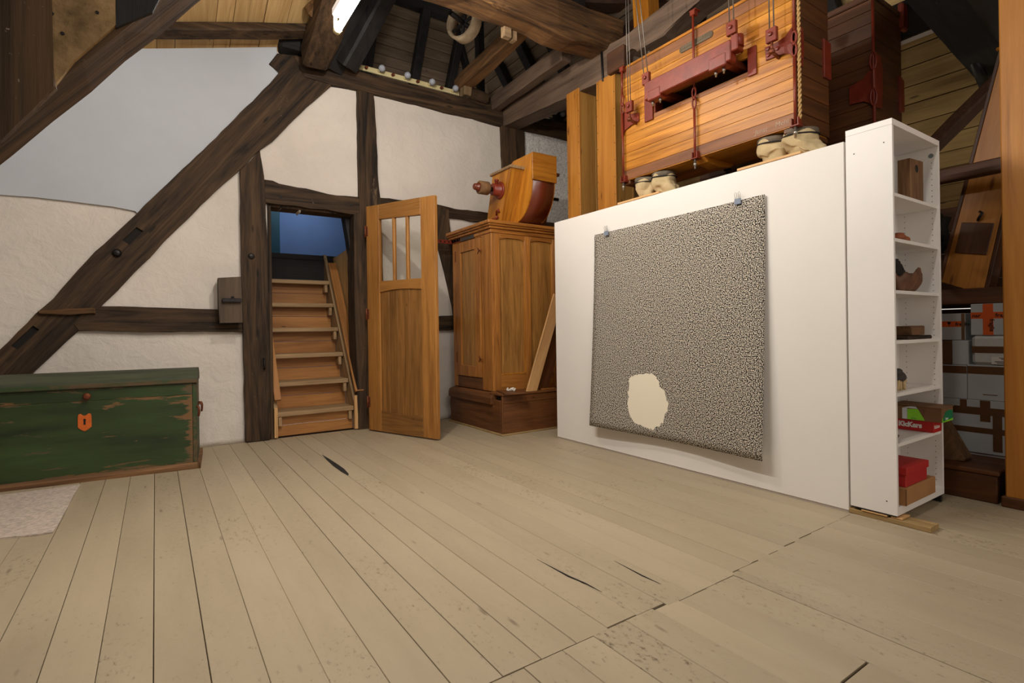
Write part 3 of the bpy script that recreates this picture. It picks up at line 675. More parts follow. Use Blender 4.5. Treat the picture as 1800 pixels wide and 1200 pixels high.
# foreground rafter at the upper left; pale sheet paints its lit patch, dark sheets flank it
fr = B(); d = V((.6293, 0, .7771)); u_ = V((-.7771, 0, .6293))
p0 = V((0, 1.6, 1.834)); a0, a1 = -1.2, 2.0
vs = []
for (aa, yy) in [(a0, 0), (a1, 0)]: pass
n = 26; rows = []
for k in range(n+1):
    t = a0+(a1-a0)*k/n; c = p0+d*t
    wv_ = .17+.05*noise.noise(V((t*1.4, 2, 0)))-.05*t
    rows.append([c, c+V((0, wv_, 0)), c+V((0, .32, 0))+u_*.2, c+u_*.46+V((0, .32, 0)), c+u_*.46])
    rows[-1] = [q+V((0,1,0))*.006*random.uniform(-1,1)+u_*.006*noise.noise(q*5) for q in rows[-1]]
vs = [q for r in rows for q in r]
fr.add(vs, [(k*5+i, k*5+(i+1) % 5, (k+1)*5+(i+1) % 5, (k+1)*5+i) for k in range(n) for i in range(5)]+[(4,3,2,1,0), tuple(n*5+i for i in range(5))])
part('principal_rafter', fr, 'timber', ceil, d)
part('lit_patch_sheet', B().prism(rough([(-0.188,1.939),(-0.071,1.987),(-0.07,1.766),(-0.112,1.709),(-0.149,1.659),(-0.183,1.594),(-0.189,1.641),(-0.192,1.705)], .04, .002), 'xz', 1.584, 1.598, 0), 'lit_patch', ceil, (0,0,1))
part('dark_sheet', B().prism(rough([(-0.403,1.839),(-0.185,1.928),(-0.186,1.697),(-0.185,1.621),(-0.181,1.586),(-0.216,1.535),(-0.272,1.451),(-0.408,1.265)], .06, .003), 'xz', 1.576, 1.598, .004), 'timber', ceil, (0,0,1))
part('dark_sheet', B().prism(rough([(-0.067,1.982),(0.081,2.042),(0.004,1.822),(-0.07,1.761)], .06, .003), 'xz', 1.585, 1.598, 0), 'timber_black', ceil, (0,0,1))
nl = B()
for p in [(-0.187,1.755),(-0.105,1.784),(-0.169,1.715)]: nl.lathe([(0,-.004),(.004,-.004),(.004,.001),(0,.001)], (p[0], 1.583, p[1]), (0,-1,0), 8)
part('nail', nl, 'iron', ceil)
# low boarded wall behind the stored boxes
lw = bpy.data.objects.new('wall_right', None); COL.objects.link(lw); struct(lw); lw.name = 'wall_right'
z = 0
while z < 1.75:
    h = random.choice([.16, .19, .21]); part('board', B().box((5.0+random.uniform(0,.01), -2, z), (5.03, 5.5, z+h-.006), .004), 'timber_brown', lw, (0,1,0)); z += h

# ================================================================ THE THINGS
def TM(o, x, y):
    m = Matrix.Identity(4); x = V(x).normalized(); y = V(y).normalized(); z = x.cross(y)
    for k in range(3): m[k][0] = x[k]; m[k][1] = y[k]; m[k][2] = z[k]; m[k][3] = o[k]
    return m
# ---- green chest
ch = thing('chest', 'old green painted wooden chest with domed lid in front of the white wall', 'chest', (-.35, 5.05, 0))
TC = TM((-.8872, 4.7958, 0), (.9962, -.0872, 0), (.0872, .9962, 0))
def cpart(name, b, mat, grain=(1,0,0), parent=None, wear=None):
    b.T = TC; o = obj(name, b, M[mat], parent or ch, grain)
    return o
def wornboard(x0, x1, z0, z1):
    b = B(); n = 24
    zs = [z0, z0+.025, (z0+z1)/2, z1-.02, z1]
    xs = [x0+(x1-x0)*i/n for i in range(n)]+[x1-.03, x1]; xs = sorted(set(xs))
    vs = []
    for z in zs: vs += [(x, .0, z) for x in xs]
    for z in zs: vs += [(x, .028, z) for x in xs]
    w = len(xs); h = len(zs)
    fs = [(j*w+i, j*w+i+1, (j+1)*w+i+1, (j+1)*w+i) for j in range(h-1) for i in range(w-1)]
    fs += [(h*w+j*w+i, h*w+(j+1)*w+i, h*w+(j+1)*w+i+1, h*w+j*w+i+1) for j in range(h-1) for i in range(w-1)]
    fs += [(i, h*w+i, h*w+i+1, i+1) for i in range(w-1)]+[((h-1)*w+i, (h-1)*w+i+1, h*w+(h-1)*w+i+1, h*w+(h-1)*w+i) for i in range(w-1)]
    fs += [(j*w, (j+1)*w, h*w+(j+1)*w, h*w+j*w) for j in range(h-1)]+[(j*w+w-1, h*w+j*w+w-1, h*w+(j+1)*w+w-1, (j+1)*w+w-1) for j in range(h-1)]
    b.add(vs, fs)
    o = cpart('front_board', b, 'green')
    Tin = TC.inverted(); og = world_origin(ch)
    def e(p):
        q = Tin @ (p+og); r = max(0, 1-abs(q.x-x1)/.07)*.85; zz = max(0, 1-(q.z-z0)/.03) if z0 < .1 else max(0, .5-abs(q.z-z0)/.03)
        return min(1, max(r, zz*.8, .45*max(0, 1-(z1-q.z)/.025)))
    setedge(o, e)
wornboard(-.36, 1.118, .04, .562); wornboard(-.36, 1.118, .564, .645)
cpart('end_board', B().box((1.119, .0, .04), (1.146, .55, .645), .003), 'green_worn', (0,1,0))
cpart('end_board', B().box((-.39, .0, .04), (-.361, .55, .645), .003), 'green_worn', (0,1,0))
cpart('back_board', B().box((-.36, .525, .04), (1.118, .55, .645)), 'green')
cpart('plinth', B().prism([(-.022,0),(-.022,.026),(-.004,.046),(.0,.046),(.0,.0)], 'yz', -.41, 1.166).prism([(-.022,0),(.57,0),(.57,.046),(-.004,.046),(-.022,.026)], 'yz', 1.147, 1.168), 'block')
lidp = [(-.016,.649),(-.018,.668),(-.014,.694),(-.002,.700),(.06,.722),(.15,.744),(.27,.754),(.40,.744),(.50,.715),(.56,.69),(.56,.649)]
cpart('lid', B().prism(lidp, 'yz', -.40, 1.152, .003), 'lid_green')
cpart('lid_batten', B().box((-.40, -.022, .652), (1.154, -.013, .682), .003), 'green_worn')
kx = lambda x, z: TC @ V((x, 0, z))
cpart('knob', B().lathe([(.0,-.004),(.016,-.004),(.012,.010),(.022,.020),(.024,.032),(.016,.042),(0,.045)], (.491, 0, .597), (0,-1,0), 14), 'rust')
esc = [(-.038,-.045),(-.02,-.062),(-.008,-.068),(0,-.074),(.008,-.068),(.02,-.062),(.038,-.045),(.038,.028),(.034,.046),(.022,.05),(.010,.038),(0,.034),(-.010,.038),(-.022,.05),(-.034,.046),(-.038,.028)]
cpart('escutcheon', B().prism([(.472+x, .425+z) for x, z in esc], 'xz', -.006, .0, .001), 'orange')
cpart('keyhole_dark', B().prism([(.472+x, .425+z) for x, z in [(-.006,-.028),(.006,-.028),(.006,-.004),(.008,.006),(.004,.014),(-.004,.014),(-.008,.006),(-.006,-.004)]], 'xz', -.0068, -.0058), 'gap')
cpart('side_handle', B().tube([(1.146,.26,.46),(1.168,.27,.46),(1.174,.27,.44),(1.172,.28,.40),(1.172,.34,.40),(1.174,.36,.44),(1.168,.36,.46),(1.146,.37,.46)], .008, 6).tube([(1.146,.0,.47),(1.160,-.004,.465),(1.164,-.004,.43),(1.158,.0,.395)], .008, 6), 'rust')

# ---- felt mat
rg = B(); rp = [(-0.434,4.645),(-0.443,4.055),(-0.452,3.61),(-0.526,3.617),(-0.661,3.661)] + [(-1.3,3.72),(-1.75,3.75),(-1.8,4.55),(-.9,4.66),(-.6,4.64)]
rg.prism(rough(rp, .12, .006), 'xy', .0005, .009, .002)
tag(obj('floor_mat', rg, M['rug'], None, (1,0,0)), 'pale pinkish felt mat lying on the floor in front of the green chest', 'mat')

# ---- little wooden box fixed on the wall
wb = thing('wall_box', 'small weathered wooden box with an iron latch, fixed to the wall beside the doorway', 'box', (.565, 5.42, 1.11))
pts = [(0.467,1.517),(0.653,1.536),(0.662,1.117),(0.475,1.113)]
obj('front_board', B().prism(rough(pts, .1, .002), 'xz', 5.36, 5.385, .004), M['box_wood'], wb, (0,0,1))
x0, x1 = pts[0][0]+.006, pts[1][0]-.006; zt, zb = pts[0][1]-.006, pts[2][1]+.008
for a in (x0, x1-.02): obj('side_board', B().box((a, 5.385, zb), (a+.02, 5.49, zt)), M['timber'], wb, (0,0,1))
obj('top_board', B().box((x0, 5.385, zt-.02), (x1, 5.49, zt+.004)), M['timber'], wb, (1,0,0)); obj('bottom_board', B().box((x0, 5.385, zb-.004), (x1, 5.49, zb+.02)), M['timber'], wb, (1,0,0))
lt = B().box((.495, 5.325, 1.300), (.650, 5.345, 1.335), .004).tube([(.58, 5.34, 1.35), (.58, 5.335, 1.30)], .012, 6).box((.51, 5.345, 1.31), (.52, 5.36, 1.33)).box((.64, 5.345, 1.31), (.65, 5.36, 1.33))
obj('latch', lt, M['iron'], wb)

# ---- cabinet
cb = thing('cabinet', 'tall varnished wooden machine cabinet with framed panels, between the open door and the white partition', 'cabinet', (3.2, 4.9, 0))
def kp(name, b, mat='oak', grain=(0,0,1), parent=None): return obj(name, b, M[mat], parent or cb, grain)
CX, CY, XE, YE, ZT = 2.80, 4.51, 3.68, 5.34, 2.03
kp('carcass', B().box((CX+.03, CY+.03, .40), (XE-.03, YE, ZT)), 'oak_dark')
# left face (towards the door): frame, door, inset panel
kp('stile', B().box((CX, CY, .40), (CX+.035, CY+.20, ZT), .004)); kp('stile', B().box((CX, YE-.09, .40), (CX+.03, YE, ZT), .003))
kp('frame_rail', B().box((CX, CY+.20, 1.985), (CX+.03, YE-.09, ZT), .002), 'oak', (0,1,0)); kp('frame_rail', B().box((CX, CY+.20, .40), (CX+.03, YE-.09, .52), .002), 'oak_dark', (0,1,0))
dr = kp('door', B().box((CX-.012, CY+.21, .525), (CX+.02, CY+.32, 1.98), .004).box((CX-.012, YE-.20, .525), (CX+.02, YE-.095, 1.98), .004).box((CX-.012, CY+.32, .525), (CX+.02, YE-.20, .64), .002).box((CX-.012, CY+.32, 1.87), (CX+.02, YE-.20, 1.98), .002))
n = 8; pnl = [(CY+.315+(YE-.20-CY-.315)*i/n, 1.865+.022*math.sin(PI*i/n)) for i in range(n+1)]
kp('door_panel', B().prism([(CY+.315, .635)]+[(YE-.195, .635)]+pnl[::-1], 'yz', CX+.002, CX+.014, .003), 'oak_panel', (0,0,1), dr)
kp('door_patch', B().box((CX-.0135, 4.83, 1.99), (CX+.001, 5.12, 2.025)), 'slate', (0,1,0))
for z in (.72, 1.84):
    kp('door_catch', B().tube([(CX-.014, CY+.205, z), (CX-.03, CY+.20, z+.01), (CX-.03, CY+.185, z), (CX-.012, CY+.17, z)], .006, 6).tube([(CX-.014, CY+.25, z-.03), (CX-.024, CY+.21, z), (CX-.014, CY+.25, z+.03)], .004, 5), 'rust')
    kp('door_hinge', B().box((CX-.016, YE-.10, z-.06), (CX-.004, YE-.085, z+.06), .002), 'rust')
# front face
kp('stile', B().box((CX+.0355, CY, .40), (CX+.10, CY+.03, ZT), .003)); kp('stile', B().box((CX+.415, CY, .40), (CX+.485, CY+.03, ZT), .003)); kp('stile', B().box((XE-.10, CY, .40), (XE, CY+.03, ZT), .003))
for a, c in ((CX+.10, CX+.415), (CX+.485, XE-.10)):
    kp('frame_rail', B().box((a, CY, 1.955), (c, CY+.03, ZT), .002), 'oak', (1,0,0)); kp('frame_rail', B().box((a, CY, .40), (c, CY+.03, .56), .002), 'oak', (1,0,0))
    n = 8; arc = [(a+(c-a)*i/n, 1.94+.018*math.sin(PI*i/n)) for i in range(n+1)]
    kp('panel_arch', B().prism([(c, 1.956), (a, 1.956)]+arc, 'xz', CY+.004, CY+.024), 'oak', (1,0,0))
    kp('front_panel', B().box((a-.003, CY+.018, .555), (c+.003, CY+.028, 1.96)), 'oak_panel')
    kp('panel_bead', B().box((c-.012, CY+.004, .56), (c, CY+.02, 1.945), .003).box((a, CY+.004, .56), (c, CY+.02, .572), .003), 'shellac')
cor = B()
for (o, z0, z1) in ((.012, 1.995, 2.035), (.035, 2.035, 2.060), (.055, 2.060, 2.078), (.07, 2.078, 2.112)):
    cor.box((CX-o, CY-o, z0), (XE+o, YE+.03, z1), .006)
kp('cornice', cor, 'oak', (1,0,0))
PX, PY = 2.765, 4.285
kp('plinth_board', B().box((PX, PY, .012), (3.72, PY+.03, .30), .004), 'oak_dark', (1,0,0)); kp('plinth_board', B().box((PX, PY, .302), (3.72, PY+.03, .375), .004), 'oak_dark', (1,0,0))
kp('plinth_board', B().box((PX-.006, PY+.03, .012), (PX+.022, YE+.02, .33), .004), 'oak_dark', (0,1,0))
kp('plinth_ledge', B().prism([(PX-.034,.285),(PX-.034,.345),(PX-.02,.372),(CX+.02,.395),(CX+.02,.37),(PX-.006,.285)], 'xz', PY+.16, YE+.01, .003), 'oak_dark', (0,1,0))
kp('plinth_shelf', B().box((PX-.004, PY-.01, .376), (3.72, CY+.02, .400), .006), 'oak_dark', (1,0,0))
kp('corner_bead', B().box((PX-.009, PY-.005, .012), (PX+.004, PY+.012, .37), .003), 'oak_dark')
kp('skirting', B().box((PX-.03, PY-.028, 0), (3.74, PY+.002, .014), .003).box((PX-.03, PY, 0), (PX, YE+.03, .014), .003), 'shim', (1,0,0))
kp('wall_strap', B().box((2.62, 5.335, 1.995), (2.80, 5.343, 2.035), .001).box((2.788, 5.13, 1.995), (2.796, 5.343, 2.035), .001), 'red')
sb = B()
for p in ((2.65,5.334), (2.70,5.334), (2.75,5.334)): sb.lathe([(0,-.002),(.010,-.002),(.008,.005),(0,.006)], (p[0], p[1], 2.015), (0,-1,0), 8)
for y in (5.16, 5.22, 5.28): sb.lathe([(0,-.002),(.010,-.002),(.008,.005),(0,.006)], (2.787, y, 2.015), (-1,0,0), 8)
kp('strap_bolt', sb, 'iron')
# ---- elevator head standing on the cabinet
eh = thing('elevator_head', 'orange varnished wooden elevator head with red belly and pulley, on top of the cabinet', 'machine', (3.25, 4.6, 2.112))
def ep(name, b, mat='shellac', grain=(0,0,1)): return obj(name, b, M[mat], eh, grain)
side = [(4.555,2.114),(4.84,2.114),(4.70,2.625),(4.352,2.625)]
ep('side_housing', B().prism(side, 'yz', 2.945, 3.10, .003), 'shellac', (0,-.35,1))
ep('housing_lid', B().prism([(4.335,2.625),(4.725,2.625),(4.72,2.652),(4.33,2.652)], 'yz', 2.925, 3.112, .006), 'step', (0,1,0))
ep('side_housing', B().prism(side, 'yz', 3.392, 3.52, .003), 'shellac_dark', (0,-.35,1))
ep('housing_lid', B().prism([(4.335,2.625),(4.725,2.625),(4.72,2.652),(4.33,2.652)], 'yz', 3.39, 3.55, .006), 'shellac_dark', (0,1,0))
belly = [(4.215+.31*(1-math.cos(t*PI/2))**1.0, 2.50-.386*math.sin(t*PI/2)) for t in [i/12 for i in range(13)]]
prof = [(4.215,2.50)]+belly[1:]+[(4.86,2.114),(4.66,2.70),(4.54,2.765),(4.215,2.765)]
ep('centre_housing', B().prism(prof, 'yz', 3.101, 3.391, .002), 'shellac', (0,-.3,1))
rb = B(); m = len(belly); vs = [(x, p[0]-.004, p[1]-.003) for x in (3.112, 3.378) for p in belly]+[(x, p[0]+.01, p[1]+.006) for x in (3.112, 3.378) for p in belly]
rb.add(vs, [(i, i+1, m+i+1, m+i) for i in range(m-1)]+[(2*m+i, 3*m+i, 3*m+i+1, 2*m+i+1) for i in range(m-1)]+[(i, 2*m+i, 2*m+i+1, i+1) for i in range(m-1)]+[(m+i, m+i+1, 3*m+i+1, 3*m+i) for i in range(m-1)], True)
ep('belly_plate', rb, 'red_dark')
ep('front_cap', B().box((3.094, 4.192, 2.495), (3.40, 4.213, 2.768), .004), 'shellac', (1,0,0))
ax = (0, 4.55, 2.442)
ep('flange', B().lathe([(.0,0),(.085,0),(.088,.010),(.080,.018),(.062,.022),(.060,.095),(.052,.10),(.0,.10)], (2.945, 4.55, 2.442), (-1,0,0), 24), 'red')
ep('oil_cup', B().lathe([(.018,0),(.018,.03),(.024,.034),(.022,.048),(0,.05)], (2.90, 4.55, 2.50), (0,0,1), 10), 'red')
ep('shaft', B().tube([(2.66, 4.55, 2.442), (2.95, 4.55, 2.442)], .022, 12).tube([(3.52, 4.55, 2.442), (3.70, 4.55, 2.442)], .018, 10), 'iron')
ep('pulley', B().lathe([(0,.0),(.060,.0),(.066,.008),(.066,.105),(.058,.112),(.035,.112),(.030,.135),(.026,.15),(0,.152)], (2.80, 4.55, 2.442), (-1,0,0), 22), 'block')
ep('hub', B().lathe([(.046,.108),(.044,.125),(.034,.130),(.032,.158),(.024,.168),(.0,.17)], (2.80, 4.55, 2.442), (-1,0,0), 16), 'red_dark')
hk = B().tube([(2.94,4.62,2.20),(2.925,4.60,2.24),(2.93,4.57,2.25),(2.94,4.57,2.22)], .010, 6).lathe([(0,0),(.03,0),(.026,.02),(0,.024)], (2.944,4.68,2.155), (-1,0,0), 12).tube([(2.93,4.70,2.14),(2.92,4.62,2.16),(2.93,4.58,2.18)], .012, 6)
ep('clamp', hk, 'red')
# ---- things leaning and lying on the cabinet plinth
lb = B(); T = TM((3.06, 4.30, .402), (.35, 0, .937), (0, 1, 0)); lb.T = T
lb.box((0, 0, -.125), (1.05, .018, 0), .003); tag(obj('loose_board', lb, M['pale_board'], None, (1,0,0)), 'freshly planed pale board leaning against the front of the cabinet', 'board')
lb = B(); lb.T = TM((3.20, 4.335, .43), (.35, 0, .937), (0, 1, 0))
lb.box((0.0, 0, -.16), (.98, .025, 0), .004); tag(obj('loose_board', lb, M['shellac_dark'], None, (1,0,0)), 'dark brown board leaning against the cabinet behind the pale one', 'board')
sl = B().prism(rough([(2.84,4.51),(2.746,4.22),(2.95,4.162),(3.059,4.384)], .05, .003), 'xy', .4005, .414, .003); tag(obj('lid_board', sl, M['oak_dark'], None, (1,0,0)), 'small dark wooden lid lying on the cabinet plinth at its front corner', 'lid')
rg = B(); T0 = V((2.90, 4.335, .424))
rg.tube([T0+V((.05*math.cos(a)*(1-.03*k), .035*math.sin(a), .006+.014*math.sin(a*2+k))) for k, a in enumerate([i*.7 for i in range(11)])], .010, 6)
tag(obj('rag', rg, M['cloth']), 'twisted white rag on the small dark lid on the cabinet plinth', 'rag')
sb = B().box((3.26, 4.30, .4005), (3.42, 4.34, .412), .002); tag(obj('lath', sb, M['oak'], None, (1,0,0)), 'short thin lath lying on the cabinet plinth right of the leaning boards', 'lath')

# ---- white partition
pt = thing('partition', 'white painted partition panel on which the dotted sheet hangs', 'partition', (3.16, 2.62, 0))
obj('panel', B().box((3.111, 1.372, .012), (3.21, 3.885, 2.013), .002), M['panel'], pt)
obj('base_edge', B().box((3.118, 1.375, 0), (3.205, 3.88, .012)), M['edge'], pt)
# ---- the dotted sheet
BLOB = (2.755, .467, .192, .212)
M['art'] = paperart()
ar = B(); NU = 30; NV = 30
def artp(u, v):
    # u 0 = far end .. 1 = near end, v 0 = top .. 1 = bottom ; the sheet hangs free and leans out towards its foot
    yt = 3.337+(1.812-3.337)*u; yb = 3.338+(1.812-3.338)*u
    y = yt+(yb-yt)*v; zt_ = 1.812+.011*u; zb_ = .205+.0*u
    z = zt_+(zb_-zt_)*v
    x = 3.106-.088*v**1.4*(1-.42*math.sin(PI*min(1, u*1.05))**1.5)-.012*max(0, u-.8)*5*(1-v)-.006*math.sin(u*5)*v
    return V((x, y, z))
ar.grid(artp, NU, NV)
at_uv = [artp(i/NU, j/NV) for j in range(NV+1) for i in range(NU+1)]
art = obj('dotted_sheet', ar, M['art'], None, None, None, False)
lo = art.location.copy(); sd = art.modifiers.new('thickness', 'SOLIDIFY'); sd.thickness = .0006; sd.offset = 0
a_ = art.data.attributes['gco']; buf = []
for v in art.data.vertices: buf += [v.co.y+lo.y, v.co.z+lo.z, 0]
a_.data.foreach_set('vector', buf)
tag(art, 'large sheet of black and cream dots with one bare patch, on the partition', 'artwork')
def clip(y, z, where):
    t = thing('binder_clip', where, 'clip', (3.10, y, z-.03), 'clips holding the dotted sheet')
    obj('clip_body', B().prism([(y-.022, z-.036), (y+.022, z-.036), (y+.020, z), (y-.020, z)], 'yz', 3.082, 3.094, .001), M['clear'], t)
    for s in (-1, 1):
        c = B().tube([(3.088, y+s*.016, z), (3.084, y+s*.020, z+.028), (3.083, y+s*.013, z+.044), (3.084, y+s*.005, z+.036), (3.088, y+s*.007, z)], .0016, 5); obj('clip_wire', c, M['steel'], t)
clip(3.178, 1.818, 'small wire binder clip on the far upper corner of the dotted sheet')
clip(1.99, 1.832, 'small wire binder clip on the near upper corner of the dotted sheet')

# ---- bookcase
bk = thing('bookcase', 'tall narrow white open bookcase standing at the near end of the partition', 'bookcase', (3.424, 1.25, .0445))
X0, X1, Y0, Y1, Z0, Z1 = 3.107, 3.741, 1.1426, 1.361, .0445, 2.0645
def bp(name, b, mat='white'): return obj(name, b, M[mat], bk)
bp('side_panel', B().box((X0, Y0, Z0), (X0+.018, Y1, Z1-.032), .001)); bp('side_panel', B().box((X1-.018, Y0, Z0), (X1, Y1, Z1-.032), .001))
bp('top_panel', B().box((X0, Y0, Z1-.0315), (X1, Y1, Z1), .001)); bp('back_panel', B().box((X0+.018, Y1-.012, Z0), (X1-.018, Y1-.006, Z1-.032)))
bp('bottom_panel', B().box((X0+.018, Y0, Z0), (X1-.018, Y1-.012, .086), .001)); 
for z in (1.693, 1.460, 1.193, .934, .664, .406): bp('shelf', B().box((X0+.0185, Y0+.008, z-.018), (X1-.0185, Y1-.0125, z), .001))
cv = B()
for y, z in ((Y0+.035, 1.985), (Y1-.05, 1.985)): cv.lathe([(0,0),(.013,0),(.013,.0015),(0,.002)], (X1-.018, y, z), (-1,0,0), 12)
cv.lathe([(0,0),(.013,0),(.013,.0015),(0,.002)], (X0+.16, Y1-.012, 1.90), (0,-1,0), 12)
bp('cam_cover', cv, 'cam')
ph = B()
for y in (Y0+.032, Y1-.05):
    z = .12
    while z < 1.96: ph.lathe([(0,0),(.0024,0),(.0024,.0008),(0,.0008)], (X1-.018, y, z), (-1,0,0), 6); z += .032
o = bp('peg_hole', ph, 'black'); o['kind'] = 'stuff'
sc = B()
for y, z in ((1.32, 1.93), (1.18, 1.95), (1.19, .11)): sc.lathe([(0,0),(.0035,0),(.003,.001),(0,.001)], (X0, y, z), (-1,0,0), 8)
bp('screw_head', sc, 'iron')
# things on its shelves
b = B(); b.T = TM((3.45, 1.182, 1.694), (1, .03, 0), (-.03, 1, 0))
b.prism([(0,0),(.19,0),(.192,.25),(0,.236)], 'xz', 0, .062, .005)
wbk = thing('wood_block', 'tall weathered wooden block with a bored hole, on the top shelf of the bookcase', 'block', (3.5, 1.22, 1.694))
obj('block_body', b, M['block'], wbk, (0,0,1))
h = B(); h.T = TM((3.45, 1.182, 1.694), (1, .03, 0), (-.03, 1, 0)); h.lathe([(0,0),(.022,0),(.022,.001),(.0,.001)], (.085, .0, .19), (0,-1,0), 14); obj('bored_hole_dark', h, M['gap'], wbk)
b = B().blob((3.335, 1.215, 1.487), .05, 3, .25, 8, (1.1,1,.55)).blob((3.41, 1.205, 1.479), .032, 6, .25, 8, (1.3,.9,.6)).blob((3.37, 1.24, 1.483), .04, 9, .3, 8, (1.2,1,.6)); tag(obj('dried_root', b, M['orange_root']), 'knobbly orange-brown dried root on the second shelf of the bookcase', 'root')
cbw = thing('broken_shell', 'broken brown shell with jagged charred rim on the third shelf of the bookcase', 'shell', (3.38, 1.25, 1.193))
def bowl(u, v):
    th = PI*(1.08+.95*u); jag = .04*abs(noise.noise(V((u*23, 1, 0))))*2+.02*noise.noise(V((u*70, 4, 0)))
    ph = v*(PI*.52+jag*3); r = .135*(1+.1*noise.noise(V((u*4, v*3, 2))))
    return V((3.45+1.25*r*math.sin(ph)*math.cos(th), 1.225+.55*r*math.sin(ph)*math.sin(th)*.8, 1.193+.095*(1-math.cos(ph))+.07*v*noise.noise(V((u*5, 0, 7)))))
o = obj('outer_shell', B().grid(bowl, 40, 10), M['brown_clay'], cbw); md = o.modifiers.new('t', 'SOLIDIFY'); md.thickness = .008; md.offset = 1
def bowl2(u, v):
    th = PI*(.1+.9*u); jag = .12*abs(noise.noise(V((u*17, 3, 0))))+.05*noise.noise(V((u*60, 4, 0)))
    ph = v*(PI*.5); r = .12
    return V((3.46+1.2*r*math.cos(th)*math.sin(ph), 1.262+.02*math.sin(th), 1.20+v*(.20*math.sin(th)**.7*(1+jag)-.012)))
o = obj('charred_rim', B().grid(bowl2, 60, 8), M['char'], cbw); md = o.modifiers.new('t', 'SOLIDIFY'); md.thickness = .012
b = B().prism(rough([(3.345,.9345),(3.66,.9345),(3.668,.944),(3.655,.955),(3.35,.955),(3.335,.945)], .05, .002), 'xz', 1.165, 1.30, .004); tag(obj('wood_slab', b, M['timber'], None, (1,0,0)), 'flat dark wooden slab lying under a lighter block on the fourth shelf of the bookcase', 'block')
b = B(); b.T = TM((3.42, 1.175, .956), (1,.08,0), (-.08,1,0)); b.prism(rough([(.01,0),(.225,0),(.228,.052),(-.01,.048)], .04, .002), 'xz', 0, .10, .005); tag(obj('wood_block', b, M['block'], None, (1,0,0)), 'small rough wooden block lying on the dark slab on the fourth shelf of the bookcase', 'block')
ty = thing('toy_animal', 'tiny carved animal with grey back and cream legs on the fifth shelf of the bookcase', 'toy', (3.320, 1.20, .664))
obj('body', B().blob((3.315, 1.20, .735), .036, 5, .15, 8, (1.5,.7,.8)), M['slate'], ty)
obj('head', B().blob((3.255, 1.185, .765), .022, 8, .15, 8, (1.4,.8,.9)), M['slate'], ty)
for xx, dd in ((3.285,-.012), (3.30,.012), (3.35,.014), (3.362,.03)):
    obj('leg', B().tube([(xx, 1.188+abs(dd)*.8, .728), (xx+dd*.5, 1.186+abs(dd)*.8, .695), (xx+dd, 1.186+abs(dd)*.8, .6645)], lambda t: .011-.003*t, 7), M['cream_toy'], ty)
obj('tail', B().tube([(3.362, 1.20, .75), (3.372, 1.195, .735), (3.376, 1.195, .70)], .005, 6), M['cream_toy'], ty)
# shoe box with lettering
kb = thing('shoe_box', 'flat red shoe box with white lettering on the sixth shelf of the bookcase', 'box', (3.66, 1.24, .407))
obj('carton', B().box((3.60, 1.143, .407), (3.715, 1.335, .474), .0015), M['redbox'], kb)
text('lettering', 'KicKers', .038, (3.5995, 1.312, .428), (0,-1,0), (0,0,1), M['print_white'], kb, .0004, 'LEFT', .0022, .92)
text('lettering', 'KicKers', .026, (3.606, 1.1427, .43), (1,0,0), (0,0,1), M['print_white'], kb, .0004, 'LEFT', .0008, .95)
gb = thing('cardboard_box', 'taped brown cardboard box with bright green print, lying on the red shoe box', 'box', (3.63, 1.2, .475))
obj('carton', B().box((3.55, 1.092, .475), (3.722, 1.33, .552), .002), M['cardboard_dark'], gb)
obj('flap', B().hexa([(3.545,1.088,.553),(3.724,1.088,.553),(3.724,1.33,.556),(3.545,1.33,.556),(3.545,1.088,.557),(3.724,1.088,.557),(3.724,1.33,.560),(3.545,1.33,.560)], .001), M['cardboard_dark'], gb)
obj('tape', B().prism([(1.092,.476),(1.165,.476),(1.205,.552),(1.092,.552)], 'yz', 3.5485, 3.5495), M['tape'], gb)
obj('green_print', B().prism([(1.168,.478),(1.25,.478),(1.25,.535),(1.195,.54),(1.19,.535)], 'yz', 3.5488, 3.5496), M['lime'], gb)
obj('white_print', B().box((3.5485, 1.251, .478), (3.5495, 1.275, .54)).prism([(1.20,.541),(1.272,.541),(1.235,.552),(1.21,.552)], 'yz', 3.5485, 3.5495), M['boxwhite'], gb)
obj('end_print', B().prism([(3.558,.48),(3.714,.48),(3.714,.53),(3.66,.54),(3.60,.53)], 'xz', 1.0905, 1.0915), M['greenprint'], gb)
obj('end_print', B().prism([(3.556,.4765),(3.714,.4765),(3.714,.488),(3.565,.481),(3.562,.50),(3.556,.50)], 'xz', 1.0900, 1.0910), M['lime'], gb)
text('lettering', 'bran', .014, (3.5483, 1.232, .482), (0,-1,0), (0,0,1), M['greenprint'], gb, .0002); text('lettering', 'bran', .022, (3.60, 1.0898, .487), (1,0,0), (0,0,1), M['print_white'], gb, .0002)
b = B().lathe([(.0,0),(.022,.002),(.024,.02),(.014,.05),(.003,.078),(0,.08)], (3.165, 1.19, .432), (1,-.1,.0), 14); tag(obj('black_cone', b, M['black']), 'black pointed tip lying beside the red shoe box', 'cone')
rb = thing('gift_box', 'red lidded box on the brown carton at the bottom of the bookcase', 'box', (3.34, 1.24, .176))
obj('box_body', B().box((3.195, 1.137, .176), (3.475, 1.335, .262), .002), M['redlid'], rb); obj('box_lid', B().box((3.188, 1.130, .240), (3.482, 1.342, .278), .002), M['redlid'], rb)
bb = thing('cardboard_box', 'plain brown carton on the bottom shelf of the bookcase under the red box', 'box', (3.36, 1.23, .0865))
obj('carton', B().box((3.172, 1.128, .0865), (3.565, 1.335, .1755), .002), M['cardboard'], bb); obj('corner_flap', B().box((3.170, 1.126, .088), (3.176, 1.1275, .174)), M['cardboard_dark'], bb)
